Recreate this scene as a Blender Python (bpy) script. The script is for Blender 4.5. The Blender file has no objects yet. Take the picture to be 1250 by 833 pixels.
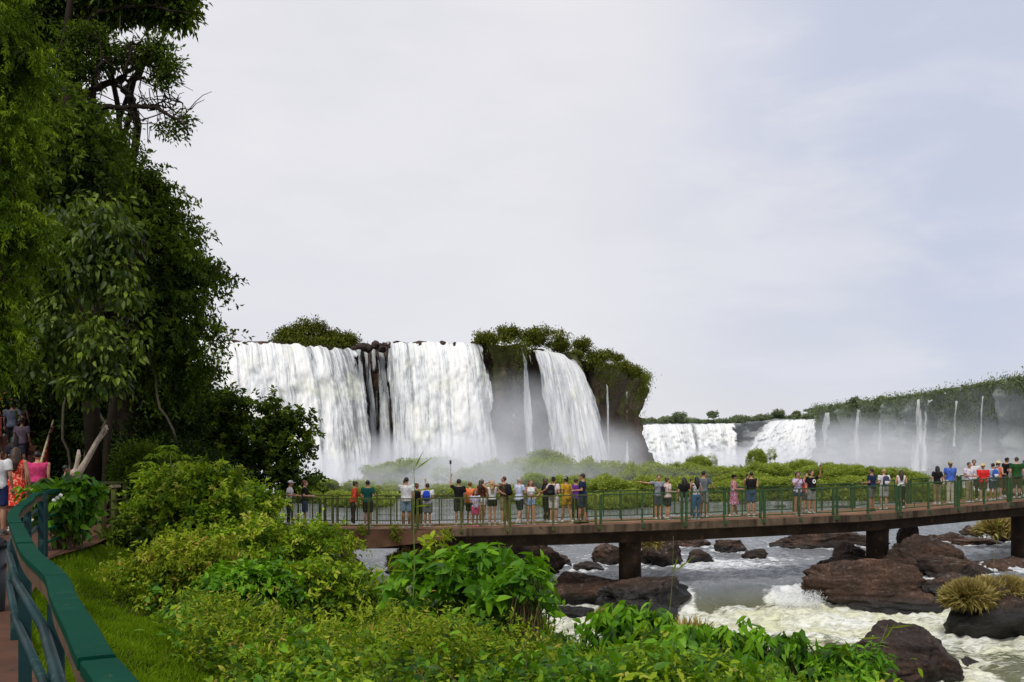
import bpy, bmesh, math, random
import numpy as np
from mathutils import Vector, noise as mnoise
rng = np.random.default_rng(7)
random.seed(7)
F = 1215.3; HX = 625.0; HY = 552.0
scene = bpy.context.scene
col = scene.collection

def P(x, y, D): return np.array([(x-HX)*D/F, D, (HY-y)*D/F])      # point on a sight line at distance D
def PX(x, D): return (x-HX)*D/F
def onz(x, y, Z):
    D = -Z*F/(y-HY); return np.array([(x-HX)*D/F, D, Z])

# ------------------------------------------------------------------ tagging
def tag(o, label=None, cat=None, group=None, kind=None):
    if label: o['label'] = label
    if cat: o['category'] = cat
    if group: o['group'] = group
    if kind: o['kind'] = kind
    return o
def empty(name, loc=(0, 0, 0), rz=0.0):
    o = bpy.data.objects.new(name, None); col.objects.link(o)
    o.location = tuple(float(v) for v in loc); o.rotation_euler = (0, 0, rz); o.empty_display_size = .2
    return o
def copy_tree(o, parent=None):
    c = o.copy(); col.objects.link(c); c.parent = parent
    for ch in list(o.children): copy_tree(ch, c)
    return c

# ------------------------------------------------------------------ mesh helpers
def mkmesh(name, V, Fs, mat=None, parent=None, smooth=True, attrs=None, uv=None):
    me = bpy.data.meshes.new(name)
    V = np.asarray(V, dtype=np.float32)
    if isinstance(Fs, np.ndarray):
        n = len(Fs); k = Fs.shape[1]
        me.vertices.add(len(V)); me.vertices.foreach_set('co', V.ravel())
        me.loops.add(n*k); me.loops.foreach_set('vertex_index', Fs.astype(np.int32).ravel())
        me.polygons.add(n); me.polygons.foreach_set('loop_start', np.arange(0, n*k, k, dtype=np.int32))
        me.update(calc_edges=True)
    else:
        me.from_pydata([tuple(v) for v in V.tolist()], [], [tuple(f) for f in Fs]); me.update()
    if attrs:
        for k_, a in attrs.items():
            at = me.attributes.new(k_, 'FLOAT', 'POINT'); at.data.foreach_set('value', np.asarray(a, dtype=np.float32))
    if uv is not None:
        l = me.uv_layers.new(name='UVMap')
        vi = np.empty(len(me.loops), dtype=np.int32); me.loops.foreach_get('vertex_index', vi)
        l.data.foreach_set('uv', np.asarray(uv, dtype=np.float32)[vi].ravel())
    me.polygons.foreach_set('use_smooth', np.full(len(me.polygons), bool(smooth)))
    if mat:
        for m in (mat if isinstance(mat, (list, tuple)) else [mat]): me.materials.append(m)
    o = bpy.data.objects.new(name, me); col.objects.link(o)
    if parent: o.parent = parent
    return o

def grid_faces(nu, nv, closed_u=False):
    a = []
    U = nu if closed_u else nu-1
    i, j = np.meshgrid(np.arange(U), np.arange(nv-1), indexing='ij')
    i2 = (i+1) % nu
    return np.stack([i*nv+j, i2*nv+j, i2*nv+j+1, i*nv+j+1], -1).reshape(-1, 4)

class MB:
    """collects simple pieces into one mesh"""
    def __init__(s): s.V = []; s.F = []; s.n = 0
    def add(s, V, Fs):
        V = np.asarray(V, float)
        s.V.append(V); s.F += [tuple(int(i)+s.n for i in f) for f in Fs]; s.n += len(V)
    def box(s, c, d, rz=0.0, R=None):
        d = np.array(d)/2
        v = np.array([[x, y, z] for x in (-1, 1) for y in (-1, 1) for z in (-1, 1)], float)*d
        if R is not None: v = v @ np.asarray(R).T
        elif rz:
            c_, s_ = math.cos(rz), math.sin(rz); v = v @ np.array([[c_, -s_, 0], [s_, c_, 0], [0, 0, 1]]).T
        s.add(v+np.array(c), [(0, 1, 3, 2), (4, 6, 7, 5), (0, 4, 5, 1), (2, 3, 7, 6), (0, 2, 6, 4), (1, 5, 7, 3)])
    def beam(s, a, b, w, h, up=(0, 0, 1)):
        a = np.array(a, float); b = np.array(b, float); t = b-a; L = np.linalg.norm(t); t /= L
        sd = np.cross(t, up); n_ = np.linalg.norm(sd)
        sd = np.array([1., 0, 0]) if n_ < 1e-5 else sd/n_
        u = np.cross(sd, t)
        s.box((a+b)/2, (w, L, h), R=np.stack([sd, t, u], 1))
    def tube(s, path, rad, seg=8, cap=True):
        V, Fs = tube_geo(path, rad, seg, cap); s.add(V, Fs)
    def ell(s, c, r, R=None, nu=10, nv=7):
        V = []; 
        for j in range(1, nv):
            t = math.pi*j/nv
            for i in range(nu):
                p = 2*math.pi*i/nu; V.append((math.sin(t)*math.cos(p), math.sin(t)*math.sin(p), math.cos(t)))
        V += [(0, 0, 1), (0, 0, -1)]
        Fs = []
        for j in range(nv-2):
            for i in range(nu):
                a = j*nu+i; b = j*nu+(i+1) % nu; Fs.append((a, a+nu, b+nu, b))
        top = (nv-1)*nu; bot = top+1
        for i in range(nu):
            Fs.append((top, i, (i+1) % nu)); Fs.append((bot, (nv-2)*nu+(i+1) % nu, (nv-2)*nu+i))
        V = np.array(V)*np.array(r)
        if R is not None: V = V @ np.asarray(R).T
        s.add(V+np.array(c), Fs)
    def loft(s, secs, seg=14):
        """secs: (cx,cy,cz,rx,ry) horizontal ellipses, bottom to top"""
        V = []
        for (cx, cy, cz, rx, ry) in secs:
            for i in range(seg):
                a = 2*math.pi*i/seg
                V.append((cx+rx*math.cos(a), cy+ry*math.sin(a), cz))
        Fs = []
        for k in range(len(secs)-1):
            for i in range(seg):
                a = k*seg+i; b = k*seg+(i+1) % seg; Fs.append((a, b, b+seg, a+seg))
        Fs.append(tuple(range(seg-1, -1, -1))); n = (len(secs)-1)*seg
        Fs.append(tuple(range(n, n+seg)))
        s.add(V, Fs)
    def build(s, name, mat, parent=None, smooth=False, **k):
        return mkmesh(name, np.concatenate(s.V), s.F, mat, parent, smooth, **k)

def tube_geo(path, rad, seg=8, cap=True):
    path = np.asarray(path, float); n = len(path)
    rad = np.full(n, rad) if np.isscalar(rad) else np.asarray(rad, float)
    T = np.gradient(path, axis=0) if n > 1 else np.array([[0, 0, 1.]])
    T /= np.linalg.norm(T, axis=1, keepdims=True)+1e-9
    ref = np.array([0, 0, 1.]) if abs(T[0][2]) < .8 else np.array([0, 1., 0])
    V = []; s_ = np.cross(T[0], ref); s_ /= np.linalg.norm(s_)
    for i in range(n):
        s_ = s_-T[i]*np.dot(s_, T[i]); s_ /= np.linalg.norm(s_)+1e-9
        b = np.cross(T[i], s_)
        a = np.arange(seg)*2*math.pi/seg
        V.append(path[i]+rad[i]*(np.cos(a)[:, None]*s_+np.sin(a)[:, None]*b))
    Fs = []
    for k in range(n-1):
        for i in range(seg):
            a = k*seg+i; b = k*seg+(i+1) % seg; Fs.append((a, b, b+seg, a+seg))
    if cap: Fs.append(tuple(range(seg-1, -1, -1))); Fs.append(tuple(range((n-1)*seg, n*seg)))
    return np.concatenate(V), Fs

def remesh(o, voxel, smooth_it=2):
    m = o.modifiers.new('r', 'REMESH'); m.mode = 'VOXEL'; m.voxel_size = voxel; m.use_smooth_shade = True
    if smooth_it:
        sm = o.modifiers.new('s', 'SMOOTH'); sm.iterations = smooth_it; sm.factor = .5
    dg = bpy.context.evaluated_depsgraph_get(); dg.update()
    me = bpy.data.meshes.new_from_object(o.evaluated_get(dg), depsgraph=dg)
    old = o.data; mats = list(old.materials); o.modifiers.clear(); o.data = me
    me.materials.clear()
    for mm in mats: me.materials.append(mm)
    me.name = old.name; bpy.data.meshes.remove(old)
    me.polygons.foreach_set('use_smooth', np.ones(len(me.polygons), bool))
    return o

def fbm(p, oct=4, H=.9, lac=2.1):
    return mnoise.fractal(Vector(p), H, lac, oct)
def fbm_arr(Pn, scale, oct=4, off=(0, 0, 0)):
    sc = np.array(scale if not np.isscalar(scale) else (scale,)*3, float); off = np.array(off, float)
    Q = Pn*sc+off
    return np.array([mnoise.fractal(Vector(q), .9, 2.1, oct) for q in Q.tolist()])

# ------------------------------------------------------------------ materials
def newmat(name):
    m = bpy.data.materials.new(name); m.use_nodes = True; nt = m.node_tree; nt.nodes.clear()
    return m, nt, nt.nodes, nt.links
def N(nt, typ, **k):
    n = nt.nodes.new(typ)
    for a, b in k.items():
        if a in ('op',): n.operation = b
        elif hasattr(n, a) and not a[0].isupper(): setattr(n, a, b)
    return n
def ramp(nt, stops, interp='LINEAR'):
    r = nt.nodes.new('ShaderNodeValToRGB'); cr = r.color_ramp; cr.interpolation = interp
    while len(cr.elements) > 1: cr.elements.remove(cr.elements[-1])
    for i, (p, c) in enumerate(stops):
        e = cr.elements[0] if i == 0 else cr.elements.new(p)
        e.position = p; e.color = (*c, 1) if len(c) == 3 else c
    return r
def noise_n(nt, scale, detail=4, rough=.55, coord=None, mapping=None, dist=0.0):
    n = nt.nodes.new('ShaderNodeTexNoise'); n.inputs['Scale'].default_value = scale
    n.inputs['Detail'].default_value = detail; n.inputs['Roughness'].default_value = rough
    n.inputs['Distortion'].default_value = dist
    if coord is not None:
        if mapping is not None:
            mp = nt.nodes.new('ShaderNodeMapping'); mp.inputs['Scale'].default_value = mapping
            nt.links.new(coord, mp.inputs['Vector']); coord = mp.outputs[0]
        nt.links.new(coord, n.inputs['Vector'])
    return n
def mixc(nt, fac, a, b, blend='MIX'):
    m = nt.nodes.new('ShaderNodeMix'); m.data_type = 'RGBA'; m.blend_type = blend
    for sock, v in ((m.inputs[0], fac), (m.inputs[6], a), (m.inputs[7], b)):
        if hasattr(v, 'is_linked') or hasattr(v, 'links'): nt.links.new(v, sock)
        elif isinstance(v, (int, float)): sock.default_value = v
        else: sock.default_value = (*v, 1)
    return m.outputs[2]
def math_n(nt, op, a, b=None, c=None, clamp=False):
    m = nt.nodes.new('ShaderNodeMath'); m.operation = op; m.use_clamp = clamp
    for i, v in enumerate((a, b, c)):
        if v is None: continue
        if isinstance(v, (int, float)): m.inputs[i].default_value = v
        else: nt.links.new(v, m.inputs[i])
    return m.outputs[0]
def maprange(nt, v, a, b, c=0.0, d=1.0, smooth=True):
    m = nt.nodes.new('ShaderNodeMapRange'); m.interpolation_type = 'SMOOTHSTEP' if smooth else 'LINEAR'
    nt.links.new(v, m.inputs[0])
    for i, x in enumerate((a, b, c, d)): m.inputs[i+1].default_value = x
    return m.outputs[0]
def principled(nt, color, rough=.8, spec=.3, bump=None, bump_s=.3, bump_d=.02):
    p = nt.nodes.new('ShaderNodeBsdfPrincipled')
    if isinstance(color, tuple): p.inputs['Base Color'].default_value = (*color, 1)
    else: nt.links.new(color, p.inputs['Base Color'])
    if isinstance(rough, (int, float)): p.inputs['Roughness'].default_value = rough
    else: nt.links.new(rough, p.inputs['Roughness'])
    p.inputs['Specular IOR Level'].default_value = spec
    if bump is not None:
        b = nt.nodes.new('ShaderNodeBump'); b.inputs['Strength'].default_value = bump_s; b.inputs['Distance'].default_value = bump_d
        nt.links.new(bump, b.inputs['Height']); nt.links.new(b.outputs[0], p.inputs['Normal'])
    return p
def out(nt, sh, vol=None):
    o = nt.nodes.new('ShaderNodeOutputMaterial'); 
    if sh is not None: nt.links.new(sh, o.inputs['Surface'])
    if vol is not None: nt.links.new(vol, o.inputs['Volume'])
def wpos(nt): return nt.nodes.new('ShaderNodeNewGeometry').outputs['Position']
def ocoord(nt): return nt.nodes.new('ShaderNodeTexCoord').outputs['Object']

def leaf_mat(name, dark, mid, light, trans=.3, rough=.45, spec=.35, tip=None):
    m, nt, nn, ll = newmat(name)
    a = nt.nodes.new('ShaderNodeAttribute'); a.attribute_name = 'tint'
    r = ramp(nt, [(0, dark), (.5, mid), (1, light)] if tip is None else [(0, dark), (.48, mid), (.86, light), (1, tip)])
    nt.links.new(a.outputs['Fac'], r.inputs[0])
    n = noise_n(nt, 1.3, 3, .6, wpos(nt))
    c = mixc(nt, math_n(nt, 'MULTIPLY', n.outputs[0], .5), r.outputs[0], dark)
    p = principled(nt, c, rough, spec)
    t = nt.nodes.new('ShaderNodeBsdfTranslucent'); 
    c2 = mixc(nt, .5, c, (light[0]*1.1, light[1]*1.15, light[2]*.6)); nt.links.new(c2, t.inputs[0])
    mx = nt.nodes.new('ShaderNodeMixShader'); mx.inputs[0].default_value = trans
    nt.links.new(p.outputs[0], mx.inputs[1]); nt.links.new(t.outputs[0], mx.inputs[2])
    out(nt, mx.outputs[0]); return m

def simple_mat(name, c, rough=.7, spec=.3, var=.25, scale=6.0, bump=0.0, metallic=0.0, worn=None, coord='o', chips=None, stain=None):
    m, nt, nn, ll = newmat(name)
    cd = ocoord(nt) if coord == 'o' else wpos(nt)
    n = noise_n(nt, scale, 5, .6, cd)
    d = tuple(v*(1-var) for v in c); l = tuple(min(1, v*(1+var)) for v in c)
    r = ramp(nt, [(.3, d), (.7, l)]); nt.links.new(n.outputs[0], r.inputs[0])
    cc = r.outputs[0]
    if worn:
        n2 = noise_n(nt, scale*2.3, 6, .65, cd)
        cc = mixc(nt, maprange(nt, n2.outputs[0], .56, .68), cc, worn)
    if stain:
        n3 = noise_n(nt, 1.0, 5, .65, cd, (2.6, 2.6, .22)); cc = mixc(nt, maprange(nt, n3.outputs[0], .46, .66), cc, stain)
        n4 = noise_n(nt, 26, 6, .7, cd); cc = mixc(nt, math_n(nt, 'MULTIPLY', maprange(nt, n4.outputs[0], .45, .7), .5), cc, stain)
    if chips:
        n5 = noise_n(nt, 16, 7, .75, cd, (1, 1, 1), .6); cc = mixc(nt, maprange(nt, n5.outputs[0], .62, .66), cc, chips)
        n6 = noise_n(nt, 3.0, 5, .7, cd); cc = mixc(nt, math_n(nt, 'MULTIPLY', maprange(nt, n6.outputs[0], .50, .72), .45), cc, tuple(v*.35 for v in c))
    p = principled(nt, cc, rough, spec, n.outputs[0] if bump else None, bump, .01)
    p.inputs['Metallic'].default_value = metallic
    out(nt, p.outputs[0]); return m
_cm = {}
def cloth(c, pat=None):
    key = (tuple(c), pat)
    if key in _cm: return _cm[key]
    m, nt, nn, ll = newmat('cloth')
    cd = ocoord(nt)
    n = noise_n(nt, 9, 4, .6, cd)
    d = tuple(v*.7 for v in c); l = tuple(min(.9, v*1.12) for v in c)
    r = ramp(nt, [(.35, d), (.65, l)]); nt.links.new(n.outputs[0], r.inputs[0]); cc = r.outputs[0]
    if pat:
        n2 = noise_n(nt, 22, 2, .5, cd); cc = mixc(nt, maprange(nt, n2.outputs[0], .53, .57), cc, pat)
    wv = noise_n(nt, 14, 3, .5, cd, (1, 1, .45))
    p = principled(nt, cc, .85, .1, wv.outputs[0], .5, .03); out(nt, p.outputs[0]); _cm[key] = m
    return m

# leaf and bark materials; distance haze is put into the far greens
M = {}
M['leaf_dark'] = leaf_mat('leaf_dark', (.005, .012, .002), (.014, .032, .004), (.045, .085, .008), .22, .6, .12)
M['leaf_tree'] = leaf_mat('leaf_tree', (.006, .017, .002), (.036, .078, .004), (.18, .26, .014), .34, .55, .18)
M['leaf_big'] = leaf_mat('leaf_big', (.010, .026, .002), (.045, .085, .006), (.20, .28, .025), .3, .5, .25)
M['leaf_left'] = leaf_mat('leaf_left', (.010, .026, .002), (.065, .125, .005), (.24, .35, .014), .34, .6, .12)
M['leaf_fg'] = leaf_mat('leaf_fg', (.014, .042, .002), (.13, .25, .006), (.40, .55, .022), .35, .55, .16, (.52, .50, .08))
M['leaf_fg2'] = leaf_mat('leaf_fg2', (.012, .045, .002), (.085, .24, .008), (.24, .48, .02), .35, .45, .22)
M['leaf_fg3'] = leaf_mat('leaf_fg3', (.035, .06, .004), (.22, .31, .012), (.42, .50, .035), .35, .6, .12, (.46, .30, .08))
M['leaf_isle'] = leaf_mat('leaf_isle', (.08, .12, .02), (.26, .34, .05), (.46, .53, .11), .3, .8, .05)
M['leaf_mesa'] = leaf_mat('leaf_mesa', (.03, .042, .006), (.10, .125, .015), (.24, .25, .04), .2, .8, .05)
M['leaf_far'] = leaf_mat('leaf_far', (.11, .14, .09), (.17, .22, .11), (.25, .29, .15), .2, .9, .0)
M['grass'] = leaf_mat('grass', (.06, .12, .004), (.17, .30, .008), (.34, .46, .02), .35, .7, .1)
M['grass_dry'] = leaf_mat('grass_dry', (.14, .13, .03), (.42, .34, .10), (.60, .48, .22), .3, .7, .2)
M['bark'] = simple_mat('bark', (.020, .014, .009), .9, .15, .4, 5, .6)
M['bark_pale'] = simple_mat('bark_pale', (.36, .30, .25), .85, .2, .35, 7, .6, worn=(.12, .09, .07))
M['twig'] = simple_mat('twig', (.12, .085, .045), .85, .2, .3, 8)
M['stem_green'] = simple_mat('stem_green', (.12, .17, .04), .6, .3, .3, 8)
M['vine'] = simple_mat('vine', (.06, .05, .035), .85, .2, .3, 8)
# ------------------------------------------------------------------ leaves and trees
def unit(v): return v/(np.linalg.norm(v, axis=-1, keepdims=True)+1e-9)
def leaf_mesh(pos, d, nrm, L, W, tint, fold=.25, curl=.15, hi=False):
    """every leaf: two triangles folded along the midrib with a drooping tip"""
    d = unit(d); s = unit(np.cross(d, nrm)); n = np.cross(s, d)
    L = np.asarray(L)[:, None]; W = np.asarray(W)[:, None]
    base = pos; tip = pos+d*L-n*L*curl
    if hi:
        m1 = pos+d*L*.55-n*L*curl*.15
        V = np.stack([base, pos+d*L*.28+s*W*.5+n*W*fold*.7, pos+d*L*.66+s*W*.38+n*W*(fold*.5)-n*L*curl*.35, tip, pos+d*L*.66-s*W*.38+n*W*(fold*.5)-n*L*curl*.35, pos+d*L*.28-s*W*.5+n*W*fold*.7, m1], 1).reshape(-1, 3)
        k = np.arange(len(pos))*7
        Fs = np.concatenate([np.stack([k+6, k+a, k+b], 1) for a, b in ((1, 0), (2, 1), (3, 2), (4, 3), (5, 4), (0, 5))])
        return V, Fs, np.repeat(tint, 7)
    l = pos+d*L*.45+s*W*.5+n*W*fold; r = pos+d*L*.45-s*W*.5+n*W*fold
    V = np.stack([base, l, tip, r], 1).reshape(-1, 3)
    k = np.arange(len(pos))*4
    Fs = np.concatenate([np.stack([k, k+2, k+1], 1), np.stack([k, k+3, k+2], 1)])
    return V, Fs, np.repeat(tint, 4)

def blob_leaves(blobs, clumps, per, clump_r, leaf, wr=.45, droop=.4, shell=.55, up=.5, seed=0, flat=.7, jit=.5, tvar=.22, min_z=None, tup=.12, sprig=0.0, sprig_dir=None):
    """blobs: (cx,cy,cz,rx,ry,rz[,weight]); leaf clumps spread through the blobs' volume"""
    g = np.random.default_rng(seed)
    w = np.array([(b[6] if len(b) > 6 else 1)*(b[3]*b[4]+b[3]*b[5]+b[4]*b[5]) for b in blobs]); w /= w.sum()
    bi = g.choice(len(blobs), clumps, p=w); B = np.array([b[:6] for b in blobs])[bi]
    u = unit(g.normal(size=(clumps, 3))); rad = shell+(1.08-shell)*g.random((clumps, 1))**.7
    lump = 1+.16*np.sin(u[:, :1]*5+bi[:, None]*2.3)*np.cos(u[:, 2:3]*6+bi[:, None])
    C = B[:, :3]+u*rad*lump*B[:, 3:6]
    cs = clump_r*(.6+.8*g.random(clumps)); ct = .5+tvar*g.normal(size=clumps)+tup*u[:, 2]  # higher clumps tinted lighter, top shading put into the leaf colour
    n = clumps*per; ci = np.repeat(np.arange(clumps), per)
    off = g.normal(size=(n, 3))*np.array([1, 1, flat]); off = unit(off)*(g.random((n, 1))**.5)
    pos = C[ci]+off*cs[ci][:, None]
    if sprig:
        sdn = unit(u*.7+g.normal(size=(clumps, 3))*.45+(np.array([0, 0, .55]) if sprig_dir is None else np.array(sprig_dir))); sl = sprig*(.5+.9*g.random(clumps)); tt_ = g.random(n)
        bend_ = np.array([0, 0, -.35])*(tt_**2)[:, None]
        pos = C[ci]+(sdn[ci]*tt_[:, None]+bend_)*sl[ci][:, None]+g.normal(size=(n, 3))*cs[ci][:, None]*.10
        sidev = unit(np.cross(sdn[ci], g.normal(size=(n, 3)))); off = sidev*.9+sdn[ci]*.45
    d = off*.8+u[ci]*(.5 if not sprig else .1)+g.normal(size=(n, 3))*(jit if not sprig else jit*.5); d[:, 2] -= droop
    nr = u[ci]*.5+g.normal(size=(n, 3))*.45; nr[:, 2] += up
    L = leaf*(.6+.8*g.random(n)); tint = np.clip(ct[ci]+.13*g.normal(size=n), 0, 1)
    keep = np.ones(n, bool) if min_z is None else pos[:, 2] > min_z
    return pos[keep], d[keep], nr[keep], L[keep], (L*wr)[keep], tint[keep], C
def crown(name, blobs, mat, parent, clumps, per, clump_r, leaf, hi=False, **k):
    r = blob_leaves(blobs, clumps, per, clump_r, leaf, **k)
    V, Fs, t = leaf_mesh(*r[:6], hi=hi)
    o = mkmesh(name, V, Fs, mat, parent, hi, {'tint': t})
    return o, r[6]

def wig(a, b, n=7, amp=.08, seed=0, sag=0.0):
    g = np.random.default_rng(seed); a = np.array(a, float); b = np.array(b, float); L = np.linalg.norm(b-a)
    t = np.linspace(0, 1, n)[:, None]; p = a+(b-a)*t
    nz = g.normal(size=(n, 3))*amp*L; nz = (nz+np.roll(nz, 1, 0))*.5
    p += nz*np.sin(math.pi*t); p[:, 2] += (sag*L*np.sin(math.pi*t))[:, 0]
    return p
def limb_mb(trunk_top, targets, r0, seed=0, twigs=None, mb=None, sag=.08, seg=6):
    mb = mb or MB()
    g = np.random.default_rng(seed)
    ends = []
    for i, t in enumerate(targets):
        a = np.array(trunk_top[i % len(trunk_top)] if isinstance(trunk_top, list) else trunk_top, float)
        p = wig(a, t, 9, .06, seed*31+i, sag); mb.tube(p, np.linspace(r0*(.7+.5*g.random()), r0*.18, 9), seg); ends.append(p)
    if twigs is not None and len(twigs):
        allp = np.concatenate([e[3:] for e in ends])
        for j, c in enumerate(twigs):
            k = np.argmin(np.linalg.norm(allp-c, axis=1)); p = wig(allp[k], c, 5, .1, seed*77+j, .05)
            mb.tube(p, np.linspace(r0*.2, r0*.05, 5), 4, False)
    return mb

def px_blob(x, y, D, rx, ry, rd=None, w=1):
    c = P(x, y, D); a = rx*D/F; b = ry*D/F
    return (c[0], c[1], c[2], a, rd if rd else (a+b)/2, b, w)

def local_blobs(blobs, base):
    return [(b[0]-base[0], b[1]-base[1], b[2]-base[2])+tuple(b[3:]) for b in blobs]

def make_tree(name, base, blobs, label, cat='tree', mat='leaf_tree', clumps=900, per=30, clump_r=.5, leaf=.14, trunk_r=.3, trunk_h=None,
              bark='bark', seed=1, ntw=60, group=None, lean=(0, 0), sag=.08, **k):
    t = empty(name, base); tag(t, label, cat, group)
    lb = local_blobs(blobs, base)
    cz = min(b[2]-b[5]*.3 for b in lb)
    th = trunk_h if trunk_h else max(.5, cz)
    top = np.array([lean[0], lean[1], th])
    mb = MB(); pts = wig((0, 0, -.25), top, 9, .03, seed); rr = np.linspace(trunk_r*1.15, trunk_r*.6, 9); rr[0] *= 1.35
    mb.tube(pts, rr, 10)
    mb.build('trunk', M[bark], t, True)
    c, C = crown('crown', lb, M[mat], t, clumps, per, clump_r, leaf, seed=seed, **k)
    g = np.random.default_rng(seed+5)
    tw = C[g.choice(len(C), min(ntw, len(C)), replace=False)]
    lm = limb_mb([pts[-1], pts[-3]], [np.array(b[:3]) for b in lb], trunk_r*.55, seed, tw, sag=sag)
    lm.build('limb', M[bark], t, True)
    return t

# ------------------------------------------------------------------ rocks
def rock_mat(name, dark, mid, red, wet=None, wetz=None, lichen=(.30, .27, .25)):
    m, nt, nn, ll = newmat(name)
    w = wpos(nt)
    n1 = noise_n(nt, .9, 6, .62, w, (1, 1, 1.8)); n2 = noise_n(nt, 4.5, 6, .7, w); n3 = noise_n(nt, .35, 3, .5, w)
    n4 = noise_n(nt, 11, 8, .75, w)
    r = ramp(nt, [(.28, dark), (.52, mid), (.75, red)]); ll.new(n1.outputs[0], r.inputs[0])
    geo = nt.nodes.new('ShaderNodeNewGeometry'); sep = nt.nodes.new('ShaderNodeSeparateXYZ'); ll.new(geo.outputs['Normal'], sep.inputs[0])
    c = mixc(nt, math_n(nt, 'MULTIPLY', maprange(nt, n2.outputs[0], .5, .72), maprange(nt, sep.outputs['Z'], .1, .85)), r.outputs[0], lichen)
    c = mixc(nt, maprange(nt, n4.outputs[0], .52, .36), c, dark)
    rough = .85
    if wetz is not None:
        sp = nt.nodes.new('ShaderNodeSeparateXYZ'); ll.new(w, sp.inputs[0])
        zz = math_n(nt, 'ADD', sp.outputs['Z'], math_n(nt, 'MULTIPLY', n3.outputs[0], .5))
        wt = maprange(nt, zz, wetz+.25, wetz+.65, 1, 0)
        c = mixc(nt, wt, c, (.010, .009, .008)); rough = math_n(nt, 'SUBTRACT', .85, math_n(nt, 'MULTIPLY', wt, .6))
    h = math_n(nt, 'ADD', n1.outputs[0], math_n(nt, 'MULTIPLY', n4.outputs[0], .35))
    vor = nt.nodes.new('ShaderNodeTexVoronoi'); vor.feature = 'DISTANCE_TO_EDGE'; vor.inputs['Scale'].default_value = 1.1
    nd = noise_n(nt, 1.5, 3, .5, w); va = nt.nodes.new('ShaderNodeVectorMath'); va.operation = 'ADD'
    vs = nt.nodes.new('ShaderNodeVectorMath'); vs.operation = 'SCALE'; vs.inputs['Scale'].default_value = .5
    ll.new(nd.outputs['Color'], vs.inputs[0]); ll.new(w, va.inputs[0]); ll.new(vs.outputs[0], va.inputs[1]); ll.new(va.outputs[0], vor.inputs['Vector'])
    crack = maprange(nt, vor.outputs['Distance'], 0, .035)
    c = mixc(nt, math_n(nt, 'MULTIPLY', math_n(nt, 'SUBTRACT', 1, crack), .22), c, (dark[0]*.4, dark[1]*.4, dark[2]*.4))
    h = math_n(nt, 'ADD', h, math_n(nt, 'MULTIPLY', crack, .10))
    p = principled(nt, c, rough, .35, h, .95, .13); out(nt, p.outputs[0]); return m
M['rock_up'] = rock_mat('rock_up', (.012, .008, .006), (.050, .029, .019), (.125, .066, .040), wetz=-5.0, lichen=(.17, .14, .125))
M['rock_lo'] = rock_mat('rock_lo', (.011, .008, .007), (.036, .022, .017), (.085, .042, .028), wetz=-5.85, lichen=(.085, .066, .06))
M['rock_red'] = rock_mat('rock_red', (.016, .010, .007), (.062, .034, .022), (.15, .078, .048), wetz=-5.6, lichen=(.22, .15, .12))
ROCKS = []
def rock(cx, cy, z0, w, h, dpt, label, mat='rock_up', seed=0, sub=5, rz=0.0, ang=.18, tilt=0.0, group=None, top=.0, pk=0.0, pkx=0.0):
    bm = bmesh.new(); bmesh.ops.create_icosphere(bm, subdivisions=sub, radius=1.0)
    g = np.random.default_rng(seed+100)
    pl = []
    for i in range(20):
        n = g.normal(size=3); n[2] = abs(n[2])*.8 if i < 6 else n[2]; n /= np.linalg.norm(n); pl.append((n, .60+.36*g.random()))
    off = Vector((seed*3.7, seed*1.3, seed*7.1))
    for v in bm.verts:
        p = np.array(v.co)
        for n, d in pl:
            e = p.dot(n)-d
            if e > 0: p = p-n*e*.96
        q = Vector(p)*1.3+off
        f = 1+ang*mnoise.fractal(q, .75, 2.2, 7)*1.35+.045*mnoise.turbulence(q*3.2, 4, False, amplitude_scale=.6)-.06*max(0, mnoise.fractal(q*2.4+Vector((9, 2, 4)), .9, 2, 3))
        tz = (p[2]+.18*mnoise.noise(q))*5.5; st = (abs((tz % 1)-.5)-.25)*.05
        p = p*(f+st); 
        x, y, z = p[0]*w/2, p[1]*dpt/2, (p[2]*.5+.32)*h*1.22
        z += tilt*x
        if pk:
            zf = max(0, min(1, z/h)); x = x*(1-pk*zf)+pkx*w*zf; y = y*(1-pk*.7*zf)
        v.co = (x, y, z)
    V = np.array([v.co[:] for v in bm.verts]); Fs = np.array([[v.index for v in f.verts] for f in bm.faces]); bm.free()
    o = mkmesh('boulder', V, Fs, M[mat], None, True)
    o.location = (cx, cy, z0); o.rotation_euler = (0, 0, rz)
    tag(o, label, 'rock', group); ROCKS.append((cx, cy, w/2, dpt/2, z0)); return o
def rock_px(x0, x1, ytop, ybase, Zw, label, dr=.8, **k):
    D = -Zw*F/(ybase-HY); w = (x1-x0)*D/F; d = w*dr
    Dc = D+d*.42
    w = (x1-x0)*Dc/F
    h = (HY-ytop)*Dc/F-Zw
    return rock(PX((x0+x1)/2, Dc), Dc, Zw-.1, w*1.06, h*1.02+.1, d*1.05, label, **k)

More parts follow.
